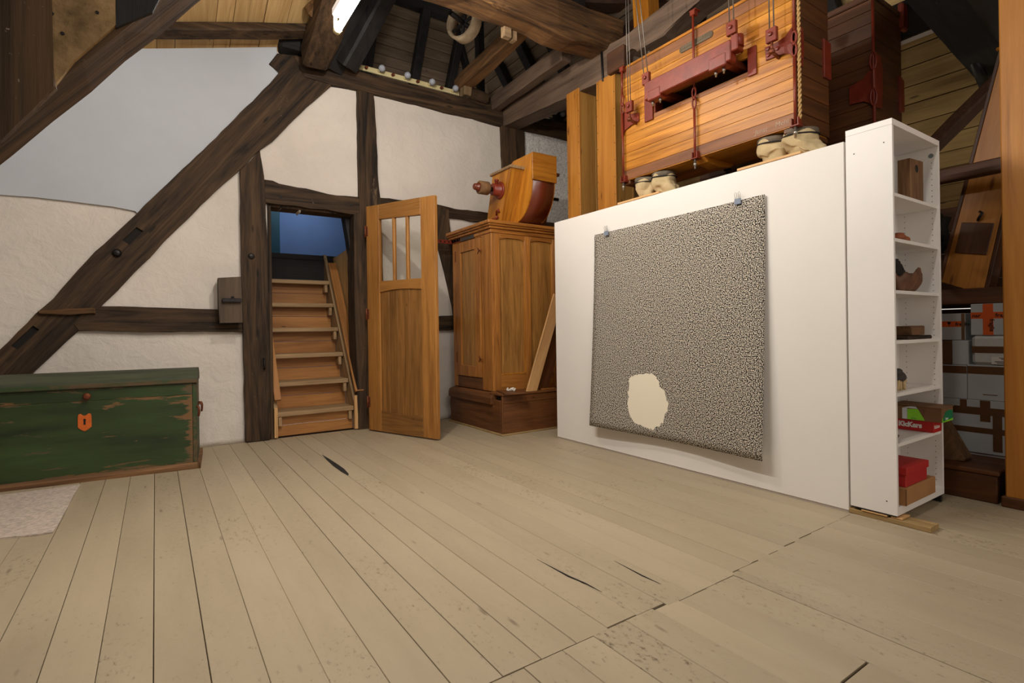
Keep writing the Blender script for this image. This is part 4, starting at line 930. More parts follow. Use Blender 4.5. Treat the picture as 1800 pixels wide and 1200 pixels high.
# laths under it
b = B().beam((3.165, 1.372, .0135), (3.162, 1.005, .0135), .10, .027, (0,0,1), 4, .004, .001); tag(obj('timber_batten', b, M['shim'], None, (0,1,0)), 'rough timber batten on the floor under the bookcase, sticking out at the front', 'batten')
b = B().box((3.108, 1.19, .0285), (3.20, 1.31, .036), .001); tag(obj('shim', b, M['pale_board'], None, (0,1,0)), 'long thin wooden shim between batten and bookcase, under its side panel', 'shim')
b = B().box((3.115, 1.125, .0285), (3.21, 1.175, .0365), .001); tag(obj('shim', b, M['pale_board'], None, (0,1,0)), 'short thin wooden shim under the front corner of the bookcase', 'shim')
b = B().box((3.11, 1.15, .0372), (3.135, 1.345, .044)).box((3.71, 1.15, .0005), (3.735, 1.34, .044)).box((3.60, 1.30, .0005), (3.63, 1.34, .044)); obj('foot', b, M['black'], bk)

# ---- wooden elevator ducts left of the sifter
def duct(name, label, x0, x1, y0, y1, z0, z1, grp=None):
    t = thing(name, label, 'duct', ((x0+x1)/2, (y0+y1)/2, z0), grp); e = .024
    obj('side_board', B().box((x0, y0, z0), (x0+e, y1, z1), .003), M['duct'], t, (0,0,1)); obj('side_board', B().box((x1-e, y0, z0), (x1, y1, z1), .003), M['duct_side'], t, (0,0,1))
    obj('front_board', B().box((x0+e, y0+.002, z0), (x1-e, y0+e, z1), .003), M['duct_side'], t, (0,0,1)); obj('back_board', B().box((x0+e, y1-e, z0), (x1-e, y1-.002, z1), .003), M['duct_side'], t, (0,0,1))
    nb = B()
    z = z0+.2
    while z < z1:
        for y in (y0+.012, y1-.012): nb.lathe([(0,0),(.005,0),(.004,.001),(0,.001)], (x0, y, z), (-1,0,0), 6)
        z += .16
    obj('nail', nb, M['iron'], t)
    return t
duct('wooden_duct', 'square knotty wooden grain duct, the farther of the two, beside the roughcast wall', 3.60, 3.845, 4.07, 4.265, .0, 3.47)
duct('wooden_duct', 'square knotty wooden grain duct, the nearer of the two, beside the end of the sifter', 3.60, 3.845, 3.565, 3.815, .0, 3.42)

# ---- plansifters
SX = 3.25
zs = [2.242, 2.318, 2.390, 2.462, 2.534, 2.607, 2.690, 2.784, 2.868, 2.938, 3.01, 3.085, 3.158]
SY0, SY1 = 1.712, 3.135
s1 = thing('sifter', 'front hanging wooden sifter box with orange boards and red iron fittings, above the partition', 'sifter', (3.46, 2.42, 2.2))
def sp(name, b, mat='shellac', grain=(0,1,0), parent=None): return obj(name, b, M[mat], parent or s1, grain)
for i, (a, c) in enumerate(zip(zs, zs[1:])):
    mt = 'shellac_worn' if i in (0, 11) or (i == 5 and False) else 'shellac'
    g = .0009
    if 2.66 < c and a < 2.80 and i in (6,):       # the slot
        segs = [(SY0, 1.99), (2.80, SY1)]
    else: segs = [(SY0, SY1)]
    for y0, y1 in segs: sp('front_board', B().box((SX+random.uniform(0,.0015), y0, a+g), (SX+.022, y1, c-g), .0012), mt)
sp('slot_edge', B().box((SX-.002, 1.99, 2.655), (SX+.05, 2.80, 2.690), .003), 'shellac_worn')
for i, (a, c) in enumerate(zip(zs, zs[1:])):
    sp('back_board', B().box((3.66, SY0, a+.001), (3.68, SY1, c-.001)), 'shellac_dark')
ez = [2.242, 2.335, 2.45, 2.575, 2.69, 2.80, 2.93, 3.05, 3.158]
for a, c in zip(ez, ez[1:]):
    sp('end_board', B().box((SX+.0225, SY0-.004, a+.0015), (3.682, SY0+.02, c-.0015), .003), 'shellac_dark', (1,0,0)); sp('end_board', B().box((SX+.0225, SY1-.02, a+.0015), (3.682, SY1+.002, c-.0015), .003), 'shellac_dark', (1,0,0))
sp('bottom_panel', B().box((SX+.004, SY0+.004, 2.238), (3.66, SY1-.004, 2.256)), 'shellac'); sp('top_panel', B().box((SX-.004, SY0, 3.159), (3.69, SY1, 3.180), .003), 'shellac')
sp('tray', B().box((SX+.03, 1.76, 2.62), (3.64, 3.08, 2.64)).box((SX+.03, 1.76, 2.80), (3.64, 3.08, 2.82)), 'shellac_dark')
sp('bottom_batten', B().prism([(SX+.01,2.238),(SX+.38,2.238),(SX+.33,2.205),(SX+.20,2.190),(SX+.06,2.205)], 'xz', 2.36, 2.45, .004), 'shellac', (1,0,0))
sp('bottom_batten', B().box((SX+.005, SY0+.0, 2.205), (3.67, SY0+.07, 2.239), .006), 'shellac_dark', (1,0,0)); sp('bottom_batten', B().box((SX+.005, SY1-.07, 2.205), (3.67, SY1, 2.239), .006), 'shellac_dark', (1,0,0))
# nameplate
n = 10; cap = lambda cy, s: [(cy+s*.022*math.sin(PI*i/n), 3.065+.024*math.cos(PI*i/n)) for i in range(n+1)]
pl = [(y, z) for y, z in cap(2.525, 1)]+[(y, z) for y, z in cap(2.285, -1)][::-1]
npl = sp('nameplate', B().prism(pl, 'yz', 3.245, 3.2505, .001), 'plate')
text('lettering', 'WITT', .030, (3.2447, 2.385, 3.066), (0,-1,0), (0,0,1), M['plate_relief'], npl, .0006, 'LEFT', 0, .8)
rl = B()
for k in range(12): rl.box((3.2444, 2.525-k*.0075, 3.070), (3.2452, 2.522-k*.0075, 3.082+.003*(k % 3)))
for k in range(24): rl.box((3.2444, 2.52-k*.0098, 3.048), (3.2452, 2.516-k*.0098, 3.055+.003*(k % 2)))
obj('relief_stroke', rl, M['plate_relief'], npl)
text('chalk_writing', 'Junst', .042, (3.2494, 1.965, 2.262), (0,-1,0), (0,0,1), M['chalk'], s1, .0003, 'LEFT', -.0006, 1, .2)
text('chalk_writing', 'Mehl', .044, (3.2494, 1.830, 2.266), (0,-1,0), (0,0,1), M['chalk'], s1, .0003, 'LEFT', -.0006, 1, .1)
def turnbuckle(t, x, y, z):
    pass
def rod(y, zb, zt, zj, x=3.225):
    b = B().tube([(x, y, zb), (x, y, zj-.075)], .0085, 8).tube([(x, y, zj+.075), (x, y, zt)], .0085, 8); sp('tie_rod', b, 'red')
    l = B()
    for s in (-1, 1):
        zc = zj+s*.038; pts = [(x-.001, y+.015*math.sin(a), zc+.036*math.cos(a)) for a in [i*2*PI/14 for i in range(14)]]
        l.tube(pts, .007, 6, True)
    l.lathe([(0,0),(.012,0),(.012,.024),(0,.024)], (x, y, zj-.012), (0,0,1), 8)
    sp('turnbuckle', l, 'red')
    f = B().box((x-.012, y-.024, 2.228), (x+.03, y-.016, 2.275), .002).box((x-.012, y+.016, 2.228), (x+.03, y+.024, 2.275), .002).box((x-.016, y-.028, 2.222), (x+.04, y+.028, 2.230), .002)
    sp('foot_bracket', f, 'red'); sp('bolt', B().lathe([(0,0),(.008,0),(.008,.028),(.013,.03),(.013,.046),(.007,.048),(.007,.07),(0,.07)], (x, y, 2.222), (0,0,-1), 8), 'steel')
    hd = B().box((x-.012, y-.02, zt-.03), (x+.03, y+.02, zt+.006), .003).box((x-.008, y-.028, zt+.004), (x+.05, y+.028, zt+.012), .002); sp('head_bracket', hd, 'red')
rod(3.108, 2.222, 3.165, 2.865); rod(2.408, 2.222, 3.28, 2.66); rod(1.690, 2.222, 3.20, 2.722)
for p in ((3.63, 1.74), (3.60, 2.40), (3.62, 3.09)):
    sp('bolt', B().lathe([(0,0),(.03,0),(.03,.008),(.009,.01),(.009,.03),(.014,.034),(.014,.05),(0,.052)], (p[0], p[1], 2.206), (0,0,-1), 8), 'iron')
# red corner brackets
sp('corner_bracket', B().prism([(1.878,2.705),(1.885,2.79),(1.80,2.785),(1.75,2.795),(1.72,2.83),(1.68,2.85),(1.68,2.61),(1.72,2.68),(1.76,2.698)], 'yz', 3.236, 3.2495, .003).prism([(3.236,2.875),(3.33,2.85),(3.345,2.80),(3.335,2.74),(3.345,2.70),(3.325,2.61),(3.236,2.60)], 'xz', 1.690, 1.7078, .004), 'red')
bb = B()
for y, z in ((1.86,2.73),(1.80,2.745),(1.86,2.77)): bb.lathe([(0,0),(.014,0),(.011,.010),(0,.012)], (3.236, y, z), (-1,0,0), 8)
for z in (2.66, 2.82): bb.lathe([(0,0),(.014,0),(.011,.010),(0,.012)], (3.30, 1.69, z), (0,-1,0), 8)
sp('rivet', bb, 'red')
sp('corner_bracket', B().prism([(2.945,2.675),(2.945,2.745),(3.03,2.76),(3.09,2.80),(3.14,2.83),(3.14,2.60),(3.09,2.655),(3.03,2.672)], 'yz', 3.236, 3.2495, .003), 'red')
sp('corner_bracket', B().prism([(3.60,2.87),(3.69,2.86),(3.69,2.62),(3.60,2.62)], 'xz', 1.694, 1.7078, .004), 'red')
# red plates beside the slot
sp('slot_plate', B().box((3.236, 1.942, 2.650), (3.2495, 2.002, 2.835), .002), 'red'); sp('slot_plate', B().box((3.236, 2.80, 2.645), (3.2495, 2.885, 2.812), .002).box((3.25, 2.785, 2.655), (3.34, 2.797, 2.80), .002), 'red')
# cross yoke in front of the slot with its arms
yk = B().box((3.09, 2.03, 2.735), (3.16, 2.755, 2.868), .006)
sp('yoke', yk, 'red', (0,1,0))
sp('yoke_clamp', B().box((3.085, 2.06, 2.72), (3.165, 2.19, 2.80), .006).box((3.085, 2.60, 2.715), (3.165, 2.72, 2.79), .006), 'red')
for y in (2.09, 2.64): sp('yoke_arm', B().box((3.16, y-.03, 2.735), (3.60, y+.03, 2.785), .004), 'red_dark', (1,0,0))
sp('yoke_head', B().box((3.10, 1.985, 2.79), (3.17, 2.035, 2.895), .006).lathe([(0,0),(.035,0),(.035,.07),(.028,.075),(.0,.075)], (3.14, 2.005, 2.82), (0,0,1), 14), 'red')
ybl = B()
for y in (2.10, 2.16, 2.63, 2.70): ybl.lathe([(0,0),(.011,0),(.011,.014),(.006,.016),(.006,.03),(0,.03)], (3.125, y, 2.715), (0,0,-1), 8)
sp('bolt', ybl, 'steel')
def cable(y, x, z, zt, y2, dy=.016, stem=True):
    """two steel ropes gripped by a red clamp"""
    c = B(); dyt = y2-y
    for s in (-1, 1): c.tube([(x+.004*s, y+s*dy, z), (x+.004*s, y+s*dy*1.1+dyt, zt)], .0042, 6)
    sp('cable', c, 'cable')
    sp('cable_clamp', B().box((x-.014, y-.034, z-.05), (x+.016, y+.034, z+.035), .003).lathe([(0,0),(.014,0),(.012,.012),(0,.014)], (x-.014, y, z-.004), (-1,0,0), 8), 'red')
    if stem: sp('clamp_bolt', B().tube([(x, y, z-.05), (x, y, z-.115)], .008, 6).lathe([(0,0),(.018,0),(.020,.016),(.012,.03),(0,.03)], (x, y, z-.12), (0,0,1), 8).tube([(x, y, z-.11), (3.245, y, z-.125)], .012, 6), 'rust')
cable(2.978, 3.17, 2.795, 4.25, 2.995); cable(2.765, 3.13, 2.925, 4.25, 2.92, .022, False); cable(2.045, 3.135, 2.965, 4.25, 2.07, .018, True); cable(1.798, 3.17, 2.815, 4.25, 1.805)
rp_ = B()
for s in (0, PI): rp_.tube([(3.238+.0055*math.cos(a+s), 1.668+.0055*math.sin(a+s), 2.262+a*.0098) for a in [i*.7 for i in range(135)]], .0062, 5)
tag(obj('rope', rp_, M['rope']), 'twisted hemp rope hanging at the near corner of the front sifter', 'rope')
# second sifter
s2 = thing('sifter', 'rear wooden sifter box, darker, behind and right of the front one', 'sifter', (4.58, 2.5, 2.1))
z = 2.12; i = 0
while z < 3.36:
    h = .093 if i % 2 else .105; zz = min(z+h, 3.40)
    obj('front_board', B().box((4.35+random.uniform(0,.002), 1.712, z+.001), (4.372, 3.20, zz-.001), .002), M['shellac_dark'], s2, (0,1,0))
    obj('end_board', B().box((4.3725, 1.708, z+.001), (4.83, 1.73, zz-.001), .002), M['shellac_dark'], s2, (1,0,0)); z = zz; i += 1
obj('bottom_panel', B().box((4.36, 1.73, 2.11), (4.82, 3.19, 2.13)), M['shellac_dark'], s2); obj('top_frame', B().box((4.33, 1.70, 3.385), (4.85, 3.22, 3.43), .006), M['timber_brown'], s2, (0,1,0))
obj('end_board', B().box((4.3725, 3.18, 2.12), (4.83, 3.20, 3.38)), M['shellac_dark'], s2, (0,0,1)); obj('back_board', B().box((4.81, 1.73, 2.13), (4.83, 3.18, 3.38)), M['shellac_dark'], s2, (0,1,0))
obj('tie_rod', B().tube([(4.325, 1.70, 2.1), (4.325, 1.70, 3.75)], .011, 8), M['red'], s2)
obj('corner_bracket', B().prism([(1.87,2.665),(1.87,2.80),(1.77,2.82),(1.70,2.92),(1.70,2.60),(1.77,2.66)], 'yz', 4.335, 4.349, .003).prism([(4.335,2.99),(4.43,2.98),(4.46,2.90),(4.445,2.82),(4.46,2.76),(4.44,2.60),(4.335,2.59)], 'xz', 1.692, 1.7075, .004), M['red'], s2)
obj('turnbuckle', B().tube([(4.32, 1.70+.02*math.sin(a), 2.92+.06*math.cos(a)) for a in [i*PI/7 for i in range(14)]], .009, 6, True).tube([(4.32, 1.70+.02*math.sin(a), 2.66+.06*math.cos(a)) for a in [i*PI/7 for i in range(14)]], .009, 6, True), M['red'], s2)
obj('corner_bracket', B().prism([(4.76,2.93),(4.84,2.90),(4.84,2.66),(4.77,2.64)], 'xz', 1.692, 1.7075, .004).box((4.80, 1.68, 3.30), (4.90, 1.72, 3.50), .01), M['red'], s2)
for y in (2.05, 2.2): obj('cable', B().tube([(4.30, y, 3.35), (4.30, y, 4.4)], .005, 6), M['cable'], s2)
# ---- cloth sleeves under the front sifter, resting on thin boards on the partition's edge
def sleeve(cx, cy, r, lean, flop, label, seed, band='burlap_grey'):
    """canvas tube tied to the sifter's outlet: bulges below the cord, then slumps and trails off along the board"""
    t = thing('cloth_sleeve', label, 'sleeve', (cx, cy, 2.030), 'cloth sleeves under the front sifter')
    zt_, zb_ = 2.236, 2.0325; sg = 1 if flop > 0 else -1
    def f(u, v):
        th = 2*PI*u; z = zt_+(zb_-zt_)*v
        rad = r*(1+.16*math.sin(PI*min(1, v*1.6))-.50*max(0, v-.5)**1.1*1.7)
        amp = min(1, v*1.6)
        fold = 1+(.13*math.sin(th*4+seed+v*4)*amp+.26*noise.noise(V((math.cos(th)*1.6+seed, math.sin(th)*1.6, v*3.2)))*amp)
        k = rad*fold
        x = cx-.012*v+k*math.cos(th)*(1-.1*v); y = cy+lean*v*v+k*math.sin(th)
        z += .012*math.cos(th-1.0)*(1-v)+.03*amp*noise.noise(V((math.cos(th)*2, math.sin(th)*2+seed, v*5)))
        side = .5+.5*sg*math.sin(th)
        w = max(0, v-.42)/.58
        y += flop*w*(.25+side**1.5); x -= .02*w*side
        z = max(zb_+.004*side, z+.02*w*side*(1-w))
        return V((x, y, z))
    o = obj('sleeve_cloth', B().grid(f, 56, 26, True, True), M['burlap'], t, (0,0,1), None, True); md = o.modifiers.new('t', 'SOLIDIFY'); md.thickness = .003; md.offset = -1
    def g(u, v):
        th = 2*PI*u; a = 2*PI*v; k = r*1.03+.008*math.cos(a)+.004*math.sin(th*3+seed)
        return V((cx+k*math.cos(th), cy+k*math.sin(th), 2.216+.010*math.cos(th-1.0)+.020*math.sin(a)))
    obj('collar', B().grid(g, 36, 8, True, True), M[band], t)
    obj('cord', B().tube([(cx+(r*1.03+.012)*math.cos(a), cy+(r*1.03+.012)*math.sin(a), 2.194+.010*math.cos(a-1.0)) for a in [i*2*PI/28 for i in range(28)]], .005, 5, True), M['timber_black'], t)
sleeve(3.345, 1.895, .084, -.01, -.045, 'dusty canvas sleeve left of the cream one, at the near end of the front sifter', 2.1)
sleeve(3.345, 1.720, .086, .0, -.10, 'cream canvas sleeve flopping to the right, at the near corner of the front sifter', 4.7)
sleeve(3.33, 2.955, .080, -.01, -.03, 'canvas sleeve farthest from the bookcase, at the far end of the front sifter', 6.2)
sleeve(3.33, 2.775, .080, .0, -.10, 'slumped canvas sleeve just right of the farthest one under the front sifter', 8.4)
b = B().box((3.106, 1.600, 2.0135), (3.46, 2.005, 2.029), .002); tag(obj('thin_board', b, M['pale_board'], None, (0,1,0)), 'thin board on the partition top under the sleeves next to the bookcase', 'board')
b = B().box((3.106, 2.640, 2.0135), (3.46, 3.065, 2.029), .002); tag(obj('thin_board', b, M['pale_board'], None, (0,1,0)), 'thin board on the partition top under the far pair of sleeves', 'board')

# ---- right-hand column and the clutter behind it
cl = thing('wooden_column', 'thick orange pine column at the right edge, beside the stacked boxes', 'column', (4.02, .76, 0))
obj('shaft', B().box((3.888, .58, .012), (4.15, .914, 4.3), .006), M['duct'], cl, (0,0,1)); obj('foot_block', B().box((3.875, .56, 0), (4.17, .93, .06), .006), M['shellac_dark'], cl, (0,1,0))
ds = thing('diagonal_chute', 'leaning orange wooden chute with a small hatch, behind the right-hand column', 'duct', (4.45, 1.27, 1.0))
TS = TM((4.42, 1.325, 1.02), (0, -1, .215), (1, 0, 0))
dz = V((0, -.205, .979)).normalized(); dx_ = V((0, -.979, -.205)).normalized()
TS = Matrix.Identity(4)
for k in range(3): TS[k][0] = dx_[k]; TS[k][1] = (1,0,0)[k]; TS[k][2] = dz[k]; TS[k][3] = (4.42, 1.29, 1.02)[k]
def dsp(name, b, mat='duct', grain=(0,0,1)): b.T = TS; return obj(name, b, M[mat], ds, grain)
dsp('front_board', B().hexa([(-.115,0,.26),(.115,0,.21),(.115,.02,.21),(-.115,.02,.26),(-.085,0,1.80),(.085,0,1.80),(.085,.02,1.80),(-.085,.02,1.80)], .003))
dsp('side_board', B().hexa([(.116,0,.21),(.136,0,.206),(.136,.16,.206),(.116,.16,.21),(.086,0,1.80),(.106,0,1.80),(.106,.16,1.80),(.086,.16,1.80)], .003), 'shellac_dark')
dsp('side_board', B().hexa([(-.136,0,.262),(-.116,0,.258),(-.116,.16,.258),(-.136,.16,.262),(-.106,0,1.80),(-.086,0,1.80),(-.086,.16,1.80),(-.106,.16,1.80)], .003), 'shellac_dark')
dsp('back_board', B().hexa([(-.115,.14,.26),(.115,.14,.21),(.115,.16,.21),(-.115,.16,.26),(-.085,.14,1.80),(.085,.14,1.80),(.085,.16,1.80),(-.085,.16,1.80)], .003), 'shellac_dark')
dsp('hatch', B().box((-.08,-.010,.46), (.085,-.001,.66), .003), 'shellac_dark'); dsp('hatch_knob', B().tube([(.0,-.01,.675),(.01,-.03,.69),(.02,-.03,.72),(.0,-.012,.73)], .008, 6), 'iron')
dsp('ring', B().tube([(-.108,-.010,1.73),(.108,-.010,1.73),(.108,.17,1.73),(-.108,.17,1.73)], .012, 8, True), 'shellac'); dsp('sleeve', B().hexa([(-.088,-.003,1.80),(.088,-.003,1.80),(.088,.16,1.80),(-.088,.16,1.80),(-.075,.0,2.0),(.075,.0,2.0),(.075,.15,2.0),(-.075,.15,2.0)], .004), 'duct_side')
# shelf of dark boards over the boxes
sh = thing('plank_shelf', 'dark wooden shelf of heavy planks over the stacked white boxes', 'shelf', (4.7, 1.2, 0))
obj('plank', B().box((4.43, -.2, 1.165), (4.72, 2.3, 1.215), .006), M['timber_brown'], sh, (0,1,0)); obj('plank', B().box((4.73, -.2, 1.165), (4.98, 2.3, 1.215), .006), M['timber_brown'], sh, (0,1,0)); obj('front_rail', B().box((4.40, .2, 1.142), (4.428, 2.3, 1.245), .006), M['shellac_dark'], sh, (0,1,0))
for y in (.30, 2.2): obj('post', B().box((4.88, y, 0), (4.96, y+.08, 1.165), .004), M['timber_brown'], sh, (0,0,1))
b = B().blob((4.62, 1.50, 1.66), .13, 4, .5, 12, (1,1,1.25), 2.6); hb = tag(obj('dark_bundle', b, M['black']), 'dark crumpled bundle hanging behind the bookcase, left of the diagonal chute', 'bundle')
b = B().box((4.50, 1.44, 1.495), (4.53, 1.60, 1.61), .008); tag(obj('white_paper', b, M['boxwhite']), 'folded piece of white paper behind the bookcase, left of the diagonal chute', 'paper')
dk = thing('step_box', 'dark brown wooden platform box on the floor between bookcase and column', 'box', (4.15, 1.3, 0))
obj('front_board', B().box((3.90, .95, 0), (3.925, 1.75, .155), .006), M['shellac_dark'], dk, (0,1,0)); obj('end_board', B().box((3.926, .95, 0), (4.62, .975, .150), .004), M['shellac_dark'], dk, (1,0,0)); obj('end_board', B().box((3.926, 1.725, 0), (4.62, 1.75, .150), .004), M['shellac_dark'], dk, (1,0,0))
obj('top_board', B().box((3.895, .94, .156), (4.15, 1.76, .182), .006), M['shellac_dark'], dk, (0,1,0)); obj('top_board', B().box((4.152, .94, .156), (4.64, 1.76, .182), .006), M['shellac_dark'], dk, (0,1,0))
b = B().prism(rough([(1.40,.184),(1.135,.184),(1.128,.20),(1.155,.25),(1.235,.415),(1.30,.53),(1.40,.54)], .08, .003), 'yz', 4.03, 4.16, .006); tag(obj('wooden_wedge', b, M['block'], None, (0,.5,-.86)), 'dark wooden wedge leaning on the platform box in front of the white cartons', 'wedge')
b = B().box((4.31, 1.0, .183), (4.60, 1.5, .197), .001); tag(obj('paper_sheet', b, M['boxwhite']), 'white sheet under the lowest carton on the platform box', 'sheet')
def carton(label, y0, y1, z0, z1, x0=4.30, x1=4.62, mat='boxwhite', bev=.003, cat='box'):
    t = thing('carton', label, cat, ((x0+x1)/2, (y0+y1)/2, z0), 'stacked white cartons')
    obj('carton_body', B().box((x0, y0, z0), (x1, y1, z1), bev), M[mat], t); return t
def tape(t, y0, y1, z0, z1, x=4.30, mat='tape', k=1): return obj('tape', B().box((x-.0008*k, y0, z0), (x+.0004, y1, z1)), M[mat], t)
c = carton('big white carton wrapped in brown tape, lowest of the stack', .86, 1.46, .1985, .532)
tape(c, .861, 1.459, .44, .487); tape(c, .861, 1.30, .325, .360); tape(c, 1.075, 1.125, .40, .531, 4.30, 'tape', 1.6); tape(c, 1.19, 1.225, .46, .531, 4.30, 'tape', 1.6); tape(c, 1.02, 1.065, .22, .44, 4.30, 'tape', 2.2)
c = carton('white carton with one brown tape band, second layer left', 1.188, 1.42, .533, .748); tape(c, 1.189, 1.419, .695, .743)
c = carton('wide white carton with one brown tape band, second layer right', .87, 1.186, .533, .754); tape(c, .871, 1.185, .697, .745); obj('slit', B().box((4.2990, 1.04, .567), (4.3004, 1.11, .572)), M['cardboard_dark'], c)
c = carton('small white carton, third layer left', 1.178, 1.262, .750, .908); c2 = carton('narrow brown carton beside the small white one, third layer far left', 1.264, 1.42, .750, .905, 4.31, 4.6, 'cardboard_dark')
c = carton('rounded white foam box with an address label, third layer right', .88, 1.162, .755, .940, 4.295, 4.6, 'styro', .018); tape(c, .881, 1.161, .83, .872, 4.295)
obj('address_label', B().box((4.2942, .965, .762), (4.2954, 1.065, .808)), M['print_white'], c)
lb_ = B()
for k, (a, e) in enumerate(((.99,1.04),(1.0,1.05),(.97,.985),(.985,1.02),(1.0,1.03))): lb_.box((4.2937, a, .768+k*.008), (4.2943, e, .772+k*.008))
obj('label_print', lb_, M['print_black'], c)
c = carton('white carton with one orange warning tape band, top layer left', 1.195, 1.42, .910, 1.082, 4.31); tape(c, 1.196, 1.419, .995, 1.032, 4.31, 'fragile'); tape(c, 1.198, 1.215, .912, 1.081, 4.31, 'cardboard_dark', 2)
text('lettering', 'fragile', .030, (4.3088, 1.245, 1.003), (0,-1,0), (0,0,1), M['print_black'], c, .0002, 'LEFT', .0008); text('lettering', 'ar', .030, (4.3088, 1.345, 1.003), (0,-1,0), (0,0,1), M['print_black'], c, .0002, 'LEFT', .0008)
obj('glass_symbol', B().prism([(1.288,1.028),(1.268,1.028),(1.272,1.014),(1.277,1.010),(1.277,1.003),(1.270,1.000),(1.286,1.000),(1.279,1.003),(1.279,1.010),(1.284,1.014)], 'yz', 4.3085, 4.3090), M['print_black'], c)
c = carton('white carton crossed by orange warning tape, top layer right next to the column', .88, 1.165, .9415, 1.138)
tape(c, .881, 1.164, 1.045, 1.085, 4.30, 'fragile'); tape(c, 1.055, 1.105, .943, 1.137, 4.30, 'fragile', 1.8)
text('lettering', 'nar', .032, (4.2988, 1.158, 1.054), (0,-1,0), (0,0,1), M['print_black'], c, .0002, 'LEFT', .0008); text('lettering', 'fragile', .032, (4.2988, 1.045, 1.054), (0,-1,0), (0,0,1), M['print_black'], c, .0002, 'LEFT', .0008)
text('lettering', 'fragile', .032, (4.2980, 1.072, 1.042), (0,0,-1), (0,-1,0), M['print_black'], c, .0002, 'LEFT', .0008)

# ---- lamps
fl = thing('tube_lamp', 'lit fluorescent tube lamp hanging under the rafters near the top edge', 'lamp', (.89, 2.4, 2.75))
obj('tube', B().tube([(.902, 3.115, 2.778), (.902, 1.72, 2.778)], .018, 14), M['tube'], fl)
obj('housing', B().box((.855, 1.70, 2.815), (.905, 3.06, 2.865), .008), M['white'], fl)
for y in (3.10, 1.73): obj('lamp_holder', B().lathe([(0,0),(.022,0),(.022,.03),(0,.03)], (.902, y+(.0 if y > 2 else -.03), 2.778), (0,1,0), 12).box((.878, y-.012+(.015 if y > 2 else 0), 2.775), (.90, y+.016, 2.85), .003), M['cream_strip'], fl)
for y in (2.8, 2.0): obj('hanger', B().tube([(.88, y, 2.86), (.88, y, 4.55)], .004, 5), M['iron'], fl)
def bulbs(label, x0, x1, z0, xs, y=5.585):
    t = thing('bulb_strip', label, 'light strip', ((x0+x1)/2, y, z0))
    obj('strip_board', B().box((x0, y, z0), (x1, y+.02, z0+.055), .003), M['cream_strip'], t, (1,0,0))
    for x in xs:
        s = obj('socket', B().lathe([(0,0),(.02,0),(.02,.02),(.014,.024),(0,.024)], (x, y, z0+.035), (0,-1,0), 10), M['cream_strip'], t)
        o = obj('bulb', B().lathe([(.012,.0),(.014,.012),(.028,.028),(.036,.048),(.037,.058),(.030,.078),(.016,.09),(0,.094)], (x, y-.022, z0+.035), (0,-1,0), 14), M['bulb'], s)
    for x in xs[:-1]: obj('empty_socket', B().lathe([(0,0),(.018,0),(.016,.03),(.010,.03),(.010,.01),(0,.01)], (x+.15, y, z0+.03), (0,-1,0), 10), M['rust'], t)
bulbs('cream light strip with five round bulbs on the beam above the doorway', 1.64, 3.05, 3.825, (1.765, 2.065, 2.36, 2.66, 2.96))
bulbs('cream light strip with clear bulbs partly hidden behind the tie beam, above the roughcast wall', 4.2, 5.1, 3.87, (4.45, 4.58, 4.88))
# ---- belt wheel and spouts between the beams
bw = thing('belt_wheel', 'pale wooden belt wheel hung under the large cross beam', 'wheel', (2.62, 4.6, 3.9))
rim = [(.17,.0),(.175,.005),(.175,.125),(.17,.13),(.150,.13),(.150,.0)]
TW = V((2.58, 4.62, 4.08))
obj('rim', B().lathe(rim+[rim[0]], TW-V((.05,.02,0)), (.92,.39,0), 30, False), M['belt'], bw)
sp_ = B(); aW = V((.92,.39,0)); bW = V((.39,-.92,0))
for k in range(3):
    a = k*PI/3+.3; dd = bW*math.cos(a)+V((0,0,1))*math.sin(a); sp_.tube([TW+aW*.01-dd*.155, TW+aW*.01+dd*.155], .018, 6)
obj('spoke', sp_, M['timber_black'], bw); obj('axle', B().tube([TW-aW*.2, TW+aW*.25], .025, 10), M['iron'], bw)
o = thing('spout_box', 'upright orange wooden spout between the cables above the sifter', 'duct', (3.98, 3.5, 3.85)); T = TM((3.90, 3.38, 3.86), (0,.96,.2), (1,0,0))
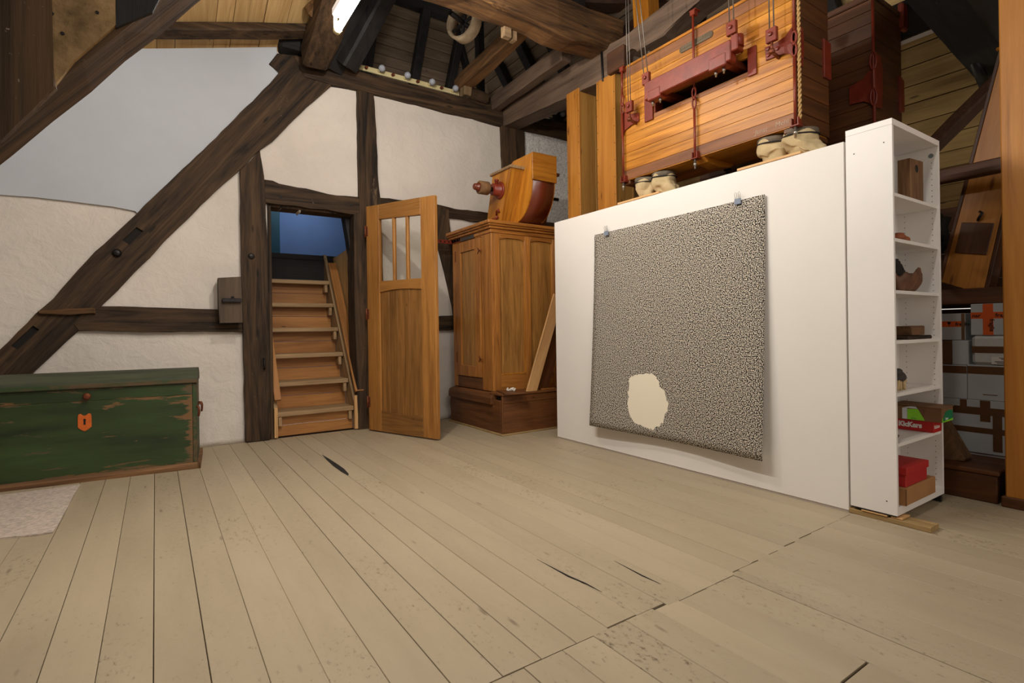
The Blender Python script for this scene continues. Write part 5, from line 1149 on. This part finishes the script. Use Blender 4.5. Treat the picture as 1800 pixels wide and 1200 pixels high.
b = B(); b.T = TM((3.90, 3.40, 3.84), (1,0,0), (0,1,-.05)); b.box((0, 0, 0), (.16, .19, .9), .004); obj('spout_body', b, M['shellac'], o, (0,0,1))
b = B(); b.T = TM((3.90, 3.40, 3.84), (1,0,0), (0,1,-.05)); b.box((-.006, -.006, .06), (.166, .196, .10), .003); obj('collar', b, M['shellac_dark'], o)
o = thing('sheet_spout', 'grey sheet metal spout with round end above the front sifter', 'duct', (3.95, 3.1, 3.45))
obj('sheet', B().box((3.95, 2.82, 3.30), (3.97, 3.34, 3.72), .003), M['plate'], o)
obj('spout_pipe', B().lathe([(.10,0),(.11,.01),(.11,.22),(.095,.22),(.095,.02),(.0,.02)], (3.93, 3.32, 3.50), (-1,.1,.0), 22), M['burlap_grey'], o)

# ---- tidy up object names: structure pieces keep plain names
bpy.context.view_layer.update()

def loose(o):
    """every bolt, nail or clamp is a piece of its own"""
    me = o.data; bm = bmesh.new(); bm.from_mesh(me); seen = set(); isl = []
    for f in bm.faces:
        if f.index in seen: continue
        st_, grp = [f], []
        seen.add(f.index)
        while st_:
            q = st_.pop(); grp.append(q.index)
            for e in q.edges:
                for n_ in e.link_faces:
                    if n_.index not in seen: seen.add(n_.index); st_.append(n_)
        isl.append(set(grp))
    bm.free()
    if len(isl) < 2: return
    nm = o.name.split('.')[0]
    for grp in isl[1:]:
        m2 = me.copy(); b2 = bmesh.new(); b2.from_mesh(m2); b2.faces.ensure_lookup_table()
        bmesh.ops.delete(b2, geom=[f for f in b2.faces if f.index not in grp], context='FACES'); b2.to_mesh(m2); b2.free()
        c = o.copy(); c.data = m2; COL.objects.link(c)
    b2 = bmesh.new(); b2.from_mesh(me); bmesh.ops.delete(b2, geom=[f for f in b2.faces if f.index not in isl[0]], context='FACES'); b2.to_mesh(me); b2.free()
for o in list(COL.objects):
    if o.type == 'MESH' and o.name.split('.')[0] in ('bolt','rivet','nail','strap_bolt','yoke_clamp','corner_bracket','cam_cover','screw_head','foot','wedge','cable','stringer_foot','lamp_holder','panel_bead','turnbuckle','slot_plate','shaft','tray'): loose(o)
